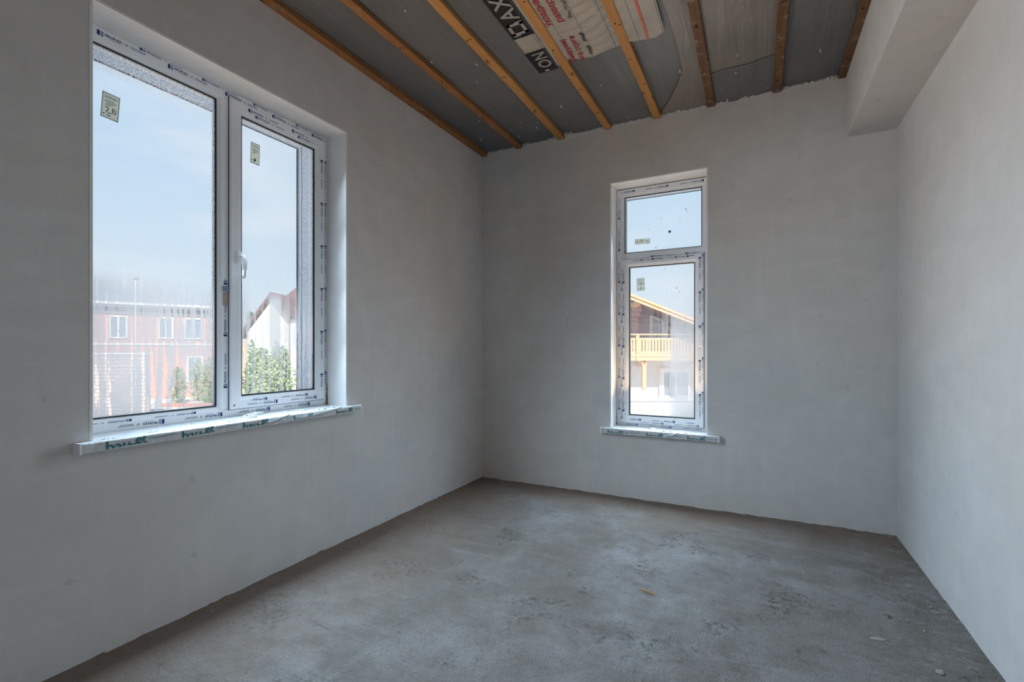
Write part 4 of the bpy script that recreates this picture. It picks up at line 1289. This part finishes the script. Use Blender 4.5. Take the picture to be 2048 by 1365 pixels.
th_ = empty('tan_house', out(-16.2, 36.0), YAW, label='tan house with a dark brown roof standing behind the cream one', category='house')
MB().box((-1.2, 0, 0), (4, 6, 6.6)).build('wall', M['tan'], th_)
MB().prism([(-0.4, 6.55), (-0.4, 6.75), (3, 8.4), (6.4, 6.75), (6.4, 6.55)], 0, -1.5, 4.3).build('roof', M['roof_brown'], th_)
window_unit(th_, 0.4, 1.4, 3.9, 5.2, 0.0)

gs = empty('garden_shed', out(-16.6, 30.0), YAW, label='small shed with a brown pitched roof at the edge of the shrubs', category='shed')
MB().box((-0.75, 0, 0), (0.75, 2.5, 3.9)).build('wall', M['tan'], gs)
MB().prism([(-0.95, 3.8), (0.0, 4.65), (0.95, 3.8), (0.95, 3.65), (0, 4.5), (-0.95, 3.65)], 1, -0.2, 2.7).build('roof', M['roof_brown'], gs)
MB().box((-0.3, -0.03, 0), (0.4, 0.0, 2.0)).build('door', M['roof_brown'], gs)

def shrub(r, f, h, rad, label, mat, n, seed, grp='leafy shrubs below the wide window'):
    rr = random.Random(seed)
    t = empty('shrub', out(r, f), 0, label=label, category='shrub', group=grp)
    st = MB()
    for k in range(7):
        a = rr.uniform(0, 6.28); q = rr.uniform(.2, .6) * rad
        st.tube([(0, 0, -0.03), (q * .4 * math.cos(a), q * .4 * math.sin(a), h * .35), (q * math.cos(a), q * math.sin(a), h * rr.uniform(.7, .92))], [0.03, 0.02, 0.006], 5)
    st.build('stem', M['bark'], t)
    mb = MB()
    for k in range(n):
        a = rr.uniform(0, 6.28); zz = rr.random(); w = rad * (0.55 + 0.45 * math.sin(math.pi * min(1, zz * .9 + .12))) * math.sqrt(rr.random()) * (0.8 + 0.4 * noise.noise((math.cos(a) * 2, math.sin(a) * 2, zz * 4 + seed)))
        c = Vector((w * math.cos(a), w * math.sin(a), 0.10 + zz * h * (0.9 + 0.2 * noise.noise((math.cos(a), math.sin(a), seed)))))
        d = Vector((rr.gauss(0, 1), rr.gauss(0, 1), rr.gauss(.5, .7))).normalized(); s_ = d.orthogonal().normalized()
        L = rr.uniform(.09, .16)
        mb.add([c - d * L * .5, c + s_ * L * .28, c + d * L * .5, c - s_ * L * .28], [(0, 1, 2, 3)])
    mb.build('foliage', mat, t)
shrub(-8.35, 15.6, 3.5, 0.66, 'tallest shrub in the right-hand pane, next to the mullion', M['leaf'], 2600, 1)
shrub(-7.34, 14.2, 3.1, 0.60, 'pale shrub in front of the cream house', M['leaf2'], 2300, 2)
shrub(-8.45, 17.2, 3.5, 0.60, 'narrow green shrub standing between two others in the right-hand pane', M['leaf'], 2000, 3)
shrub(-6.93, 16.0, 3.4, 0.55, 'green shrub nearest the right edge of the right-hand pane', M['leaf2'], 2000, 4)
shrub(-19.75, 28.0, 2.2, 0.55, 'small shrub standing alone in front of the red house', M['leaf'], 800, 5)
shrub(-19.6, 29.5, 2.6, 0.55, 'middle shrub of the three in front of the red house', M['leaf2'], 900, 6)
shrub(-17.85, 27.9, 2.8, 0.60, 'largest shrub before the red house, beside the frame', M['leaf'], 1000, 7)
ks = empty('kerb', out(-18.0, 26.4), YAW, label='low red kerb in front of the shrubs by the red house', category='kerb')
for k in range(8):
    MB().bbox((-1.6 + 0.42 * k, 0, 0), (-1.6 + 0.42 * k + 0.40, 0.18, 0.20), 0.01).build('kerb_stone', M['kerb'], ks)

def conifer(r, f, h, rad, seed):
    rr = random.Random(seed)
    t = empty('conifer', out(r, f), 0, label='dark conifer rising behind the shed', category='tree')
    MB().tube([(0, 0, -0.05), (0, 0, h)], [0.10, 0.02], 8).build('trunk', M['bark'], t)
    mb = MB()
    for k in range(1400):
        zz = rr.random() ** .8; w = rad * (1 - zz) * math.sqrt(rr.random()) + .03; a = rr.uniform(0, 6.28)
        c = Vector((w * math.cos(a), w * math.sin(a), 0.5 + zz * (h - .5)))
        d = Vector((math.cos(a), math.sin(a), rr.uniform(-.5, .2))).normalized(); s_ = d.cross(Vector((0, 0, 1))).normalized()
        L = rr.uniform(.14, .26)
        mb.add([c, c + d * L + s_ * .05, c + d * L - s_ * .05], [(0, 1, 2)])
    mb.build('foliage', M['needle'], t)
conifer(-18.25, 33.0, 5.9, 0.9, 3)

# --- the chalet seen through the narrow window: its front stands square to the line of sight, origin at ground level
cl = empty('chalet', out(0, 21.3), YAW, label='timber chalet with balcony, log upper floor and white lower walls', category='house')
MB().box((2.6, 0, 0), (11, 9, 2.80)).build('lower_wall', M['chalet_white'], cl)
# log wall: one object per course, under the roof slope
RS = 0.395
def roof_z(x): return 5.55 - RS * (x - 4.835)
WX0, WX1, WZ0, WZ1 = 6.19, 6.82, 2.95, 4.62
k = 0; z = 2.80
while z < 6.6:
    hh = 0.205
    xr = min(11.0, 4.835 + (5.30 - z - hh) / RS)
    segs = [(2.6, xr)]
    if z + hh > WZ0 and z < WZ1 + .2: segs = [(2.6, WX0 - .06), (WX1 + .06, xr)]
    for a, b in segs:
        if b - a < 0.2: continue
        mb = MB()
        pr = [(0.0 - 0.055 * math.sin(math.pi * q / 6) + 0.03, z + hh * q / 6 * .985) for q in range(7)] + [(0.25, z + hh * .985), (0.25, z)]
        mb.prism(pr, 0, a, b).build('log', M['log'], cl)
    z += hh
# crossing wall whose log ends step out under the purlins
z = 2.80; n_ = 0
while z < 5.1:
    outw = 0.55 if z < 4.5 else (0.72 if z < 4.75 else 0.95)
    MB().bbox((5.23 - (0.05 if z > 4.5 else 0), -outw, z), (5.56 + (0.03 if z > 4.5 else 0), 0.0, z + 0.20), 0.025).build('log_end', M['log'], cl)
    z += 0.205
MB().bbox((5.10, -1.75, 5.02), (5.30, 0.1, 5.22), 0.01).build('purlin', M['larch_x'], cl)
# roof: covering, barge boards, soffit
def slab_roof(x0, x1, zt, th, y0, y1):
    return [(x0, zt(x0)), (x1, zt(x1)), (x1, zt(x1) - th), (x0, zt(x0) - th)], y0, y1
X_R = 2.6
pl, a, b = slab_roof(X_R, 11.8, lambda x: roof_z(x) + 0.03, 0.07, -2.02, 10)
MB().prism(pl, 1, a, b).build('roof', M['roof_metal'], cl)
MB().prism([(X_R, roof_z(X_R) + 0.03), (X_R, roof_z(X_R) - 0.04), (-4, roof_z(X_R) - 2.4), (-4, roof_z(X_R) - 2.33)], 1, -2.02, 10).build('roof', M['roof_metal'], cl)
pl, a, b = slab_roof(X_R, 11.75, lambda x: roof_z(x) - 0.045, 0.10, -2.0, -1.95)
MB().prism(pl, 1, a - 0.02, b).build('barge_board', M['larch_x'], cl)
pl, a, b = slab_roof(X_R, 11.7, lambda x: roof_z(x) - 0.145, 0.14, -1.97, -1.92)
MB().prism(pl, 1, a, b).build('barge_board', M['larch_x'], cl)
pl, a, b = slab_roof(X_R, 11.7, lambda x: roof_z(x) - 0.045, 0.05, -1.92, 9)
MB().prism(pl, 1, a, b).build('soffit', M['log'], cl)
# balcony window with its slanting head
mb = MB()
t_ = 0.085
zt0, zt1 = WZ1 + .16, WZ1 - .09
mb.prism([(WX0, WZ0), (WX0 + t_, WZ0), (WX0 + t_, zt0 - .03), (WX0, zt0)], 1, -0.07, 0.05)
mb.prism([(WX1 - t_, WZ0), (WX1, WZ0), (WX1, zt1), (WX1 - t_, zt1 + .03)], 1, -0.07, 0.05)
mb.prism([(WX0, zt0), (WX1, zt1), (WX1, zt1 - .09), (WX0, zt0 - .09)], 1, -0.07, 0.05)
mb.box((WX0, -0.07, WZ0), (WX1, 0.05, WZ0 + t_)); mb.box((WX0 + t_, -0.06, 4.30), (WX1 - t_, 0.05, 4.37))
w_ = mb.build('window', M['white_trim'], cl)
MB().prism([(WX0 + .05, WZ0 + .05), (WX1 - .05, WZ0 + .05), (WX1 - .05, zt1 - .06), (WX0 + .05, zt0 - .06)], 1, 0.0, 0.03).build('pane', M['win_pale'], w_)
# ground floor window
window_unit(cl, 6.62, 8.10, 0.95, 2.38, 0.0, glass='win_dark', mull=1, fw=0.20)
MB().box((6.5, -0.14, 0.84), (8.2, 0, 0.95)).build('window_sill', M['white_trim'], cl)
# balcony
bal = []
MB().box((3.6, -1.28, 2.80), (9.4, 0.0, 2.92)).build('balcony_floor', M['larch_x'], cl)
for z0, z1, p in ((2.735, 2.90, .0), (2.905, 3.035, .02), (3.04, 3.135, .0)):
    MB().bbox((3.6, -1.32 - p, z0), (9.4, -1.26, z1), 0.008).build('balcony_board', M['larch_x'], cl)
MB().bbox((3.6, -1.33, 3.815), (9.4, -1.25, 3.875), 0.008).build('handrail', M['larch_x'], cl)
MB().bbox((3.6, -1.31, 3.62), (9.4, -1.27, 3.70), 0.006).build('rail', M['larch_x'], cl)
x = 3.65
while x < 9.35:
    MB().bbox((x, -1.31, 3.135), (x + 0.100, -1.285, 3.63), 0.004).build('slat', M['larch'], cl)
    x += 0.133
for x in (3.62, 5.24, 7.55, 9.3):
    MB().bbox((x, -1.36, 2.73), (x + 0.13, -1.25, 3.85), 0.008).build('baluster_post', M['larch'], cl)
for x in (5.53, 7.62):
    mb = MB()
    mb.bbox((x, -1.24, 1.55), (x + 0.17, -1.06, 2.80), 0.02)
    mb.prism([(x - 0.10, 2.80), (x + 0.27, 2.80), (x + 0.17, 2.58), (x, 2.58)], 1, -1.24, -1.06)
    mb.bbox((x + 0.02, -1.22, 1.49), (x + 0.15, -1.08, 1.57), 0.02)
    mb.build('hanging_post', M['larch'], cl)
    MB().bbox((x + 0.02, -1.06, 2.45), (x + 0.15, 0.0, 2.62), 0.01).build('brace', M['larch'], cl)

# --- white garden wall below the chalet
gw = empty('garden_wall', out(4.6, 12.0), YAW, label='low white garden wall in front of the chalet', category='wall')
MB().box((-3.4, 0, 0), (4.6, 0.22, 1.90)).build('wall', M['chalet_white'], gw)
MB().bbox((-3.45, -0.04, 1.90), (4.65, 0.26, 1.97), 0.01).build('coping', M['white_trim'], gw)
